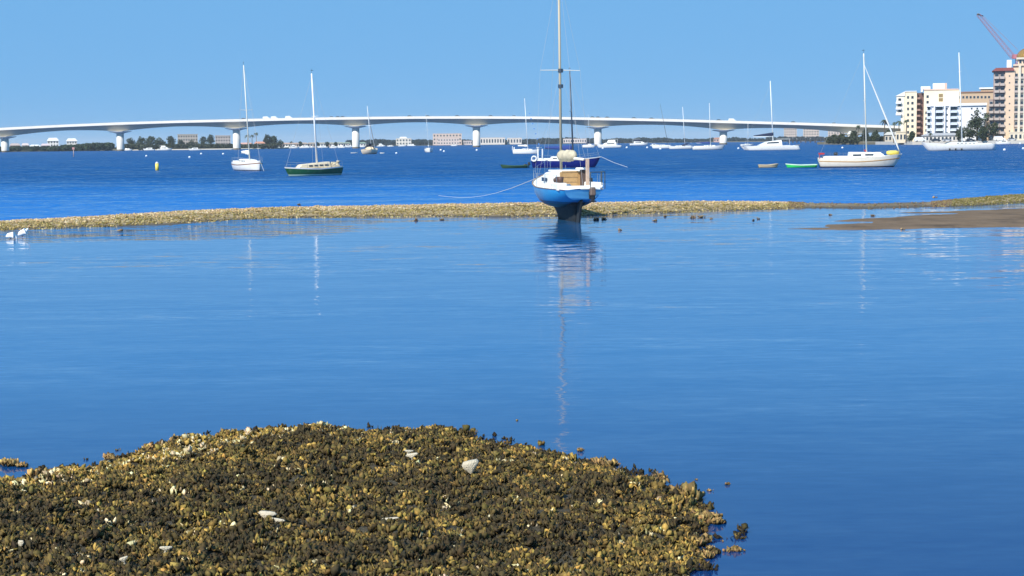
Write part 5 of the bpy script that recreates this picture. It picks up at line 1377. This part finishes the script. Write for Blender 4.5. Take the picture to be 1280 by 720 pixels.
house('beige far apartment block behind dark trees', 222, 247, 168.5, 1420, (.42, .37, .33), 'flat', 4, 8, 12)
house('pinkish far apartment block just left of the second pier', 269, 288, 170.0, 1420, (.44, .38, .36), 'flat', 4, 6, 12)
house('low pale house right of the second pier', 299, 316, 178.3, 1330, (.62, .50, .45), 'hip', 1, 5, 10, (.6, .35, .28), name='house', cat='house')
house('white shore house with red brown roof behind the palms', 318, 331, 177.0, 1320, (.78, .72, .64), 'hip', 1, 4, 10, (.55, .25, .16), name='house', cat='house')
rr_ = random.Random(3)
hc = [((.60, .48, .42), 'pinkish'), ((.72, .68, .62), 'off white'), ((.52, .40, .34), 'tan'), ((.66, .60, .56), 'pale grey')]
marks = ['right of the big dark tree', 'second right of the big dark tree', 'behind the moored white boats', 'left of the green sloop mast', 'just behind the green sloop mast', 'just right of the green sloop mast', 'halfway between mast and pier', 'next left of the third pier', 'beside the third pier', 'behind the tan ketch']
for k, x in enumerate((348, 358, 368, 379, 389, 402, 413, 424, 433, 452)):
    c, n_ = hc[k % 4]
    house('%s waterfront house with hip roof, %s' % (n_, marks[k]), x - 5, x + 5.5, 178.6 - .25 * rr_.random() - k * .09, 1490 + k * 12, c, 'hip', 1, 3, 12, (.5 - .03 * k, .30, .22), name='house', cat='house', group='waterfront houses on the far shore')
# trees, left and middle
for a in [(163, 171, 14, 'dark tree first right of the first clear pier'), (176, 169.5, 20, 'tallest dark tree in the group left of the beige block'), (188, 168.8, 22, 'broad dark tree in the middle of the left group'), (199, 171, 18, 'dark tree at the right of the left group'), (213, 170, 16, 'brownish tree before the beige block'),
          (226, 174, 16, 'low brown tree under the beige block'), (240, 174, 18, 'low dark tree right of the brown one'), (254, 170, 14, 'dark tree right of the beige block'), (263, 167.5, 14, 'tall dark tree left of the pinkish block'), (278, 179, 16, 'low tree at the foot of the pinkish block'),
          (334, 167, 16, 'big dark tree right of the sloop mast'), (342, 169, 18, 'broad dark tree just right of the biggest'), (350, 174, 14, 'low dark tree sloping down right of the big ones'), (140, 179, 12, 'dull green tree left of the first clear pier'), (130, 180, 14, 'olive tree in the low row under the first span'),
          (364, 176.3, 10, 'round tree between the far waterfront houses'), (375, 176.5, 10, 'second round tree between the far waterfront houses'), (396, 177, 10, 'dark tree behind the green sloop mast'), (409, 177, 9, 'dark tree right of the green sloop mast'), (419, 177.2, 9, 'small dark tree left of the third pier')]:
    tree(a[3], a[0], a[1], 1330 if a[0] < 360 else 1520, a[2], (0.04, 0.055, 0.03), 'trees on the left far shore', .9, 900, low=.1)
palm('tall slim palm left of the white sloop mast', 309.5, 167.5, 1325, 9, .9, .3, 'palms on the left far shore'); palm('tall palm right of the white sloop mast', 320, 165.2, 1325, 8, .9, -.5, 'palms on the left far shore'); palm('palm close right of the tallest one', 315, 168, 1330, 7, .9, .2, 'palms on the left far shore')
treeline('treeline', 'low dark mangrove edge along the far left shore', -60, 140, 1275, lambda x: 183.0 + (178.5 - 183.0) * max(0, min(1, (x - 60) / 60)), (0.035, 0.055, 0.022), 31)
treeline('treeline', 'low undergrowth along the shore right of the first clear pier', 150, 345, 1290, lambda x: 180.2, (0.045, 0.055, 0.03), 32)
treeline('treeline', 'distant dark treeline across the middle of the far shore', 435, 700, 2260, lambda x: 174.2 + .6 * math.sin(x * .13), (0.016, 0.032, 0.036), 33, 1.2)  # distance haze painted into the bluish leaf colour
treeline('treeline', 'hazy low treeline behind the motor yachts', 660, 985, 2420, lambda x: 172.6 + .8 * math.sin(x * .06) + .5 * math.sin(x * .21), (0.016, 0.032, 0.036), 34, 1.3)  # blue of the haze mixed into the leaf colour
treeline('treeline', 'distant trees at the foot of the pale blocks under the bridge', 960, 1100, 2305, lambda x: 170.8 + .5 * math.sin(x * .3), (0.02, 0.032, 0.036), 35, 1.3)  # leaf colour tinted blue for the hazy distance
treeline('treeline', 'dark shrubs along the seawall of the right shore', 1036, 1150, 845, lambda x: 171.5 + .7 * math.sin(x * .3), (0.04, 0.05, 0.025), 36, 2.0, 1.2)
# moored small craft along the far shore
fbts = [(160, 188.2, 'small white boat at the shore right of the first clear pier'), (186, 188, 'white boat at the shore beneath the broad dark tree'), (206.5, 188, 'bright white boat at the shore above a mooring ball'), (243, 188, 'white boat at the shore below the beige block'),
        (347, 185.8, 'first white boat in the row moored off the waterfront houses'), (357, 185.3, 'second white boat in the moored row'), (368, 185.5, 'third white boat in the moored row'), (380, 185.2, 'white boat moored left of the green sloop mast'), (388, 185, 'white boat moored next to the green sloop mast'),
        (403, 184.9, 'white boat moored right of the green sloop mast'), (417.5, 185.2, 'taller white boat moored between mast and pier'), (425, 185, 'white boat moored right of the taller one'), (436, 184.4, 'white boat moored at the left foot of the third pier'), (451, 184, 'white boat moored right of the third pier'),
        (477, 183.2, 'white motorboat right of the tan ketch, near the far shore'), (488, 183.3, 'second white motorboat right of the tan ketch'), (503, 183, 'tiny white boat before the stepped far building'), (514, 182.6, 'tiny white boat right of the stepped far building')]
for k, (x, y, l) in enumerate(fbts):
    motorboat(l, x, y, 7.5 + (k * 37 % 5), rad(180 * (k % 2) + (k * 13 % 20) - 10), 1 + (1 if k % 4 == 2 else 0), group='small boats along the far shore')
# white beach strip by far shore
o = MB().loft([[(pX(x, Y), Y - 3, -.2), (pX(x, Y), Y - 3, .35), (pX(x, Y), Y + 2, .9), (pX(x, Y), Y + 2, -.2)] for x, Y in ((152, 1281), (290, 1261), (343, 1301))]).build('beach', mat('pale_sand', (.55, .50, .42), .9, .1, .1)); tag(o, kind='structure')

# ------------------------------------------------------------------ haze
hz = MB().box(-14500, 14500, -200, 14500, -3.5, 72).build('haze', [])
hm = bpy.data.materials.new('thin_sea_haze'); hm.use_nodes = True; hn = hm.node_tree; hn.nodes.clear()
pv = hn.nodes.new('ShaderNodeVolumePrincipled'); ho = hn.nodes.new('ShaderNodeOutputMaterial')
pv.inputs['Color'].default_value = (0.80, 0.90, 1.0, 1); pv.inputs['Density'].default_value = 0.00008
hn.links.new(pv.outputs[0], ho.inputs['Volume']); hz.data.materials.append(hm)
tag(hz, 'thin pale blue haze lying over the bay', kind='stuff')
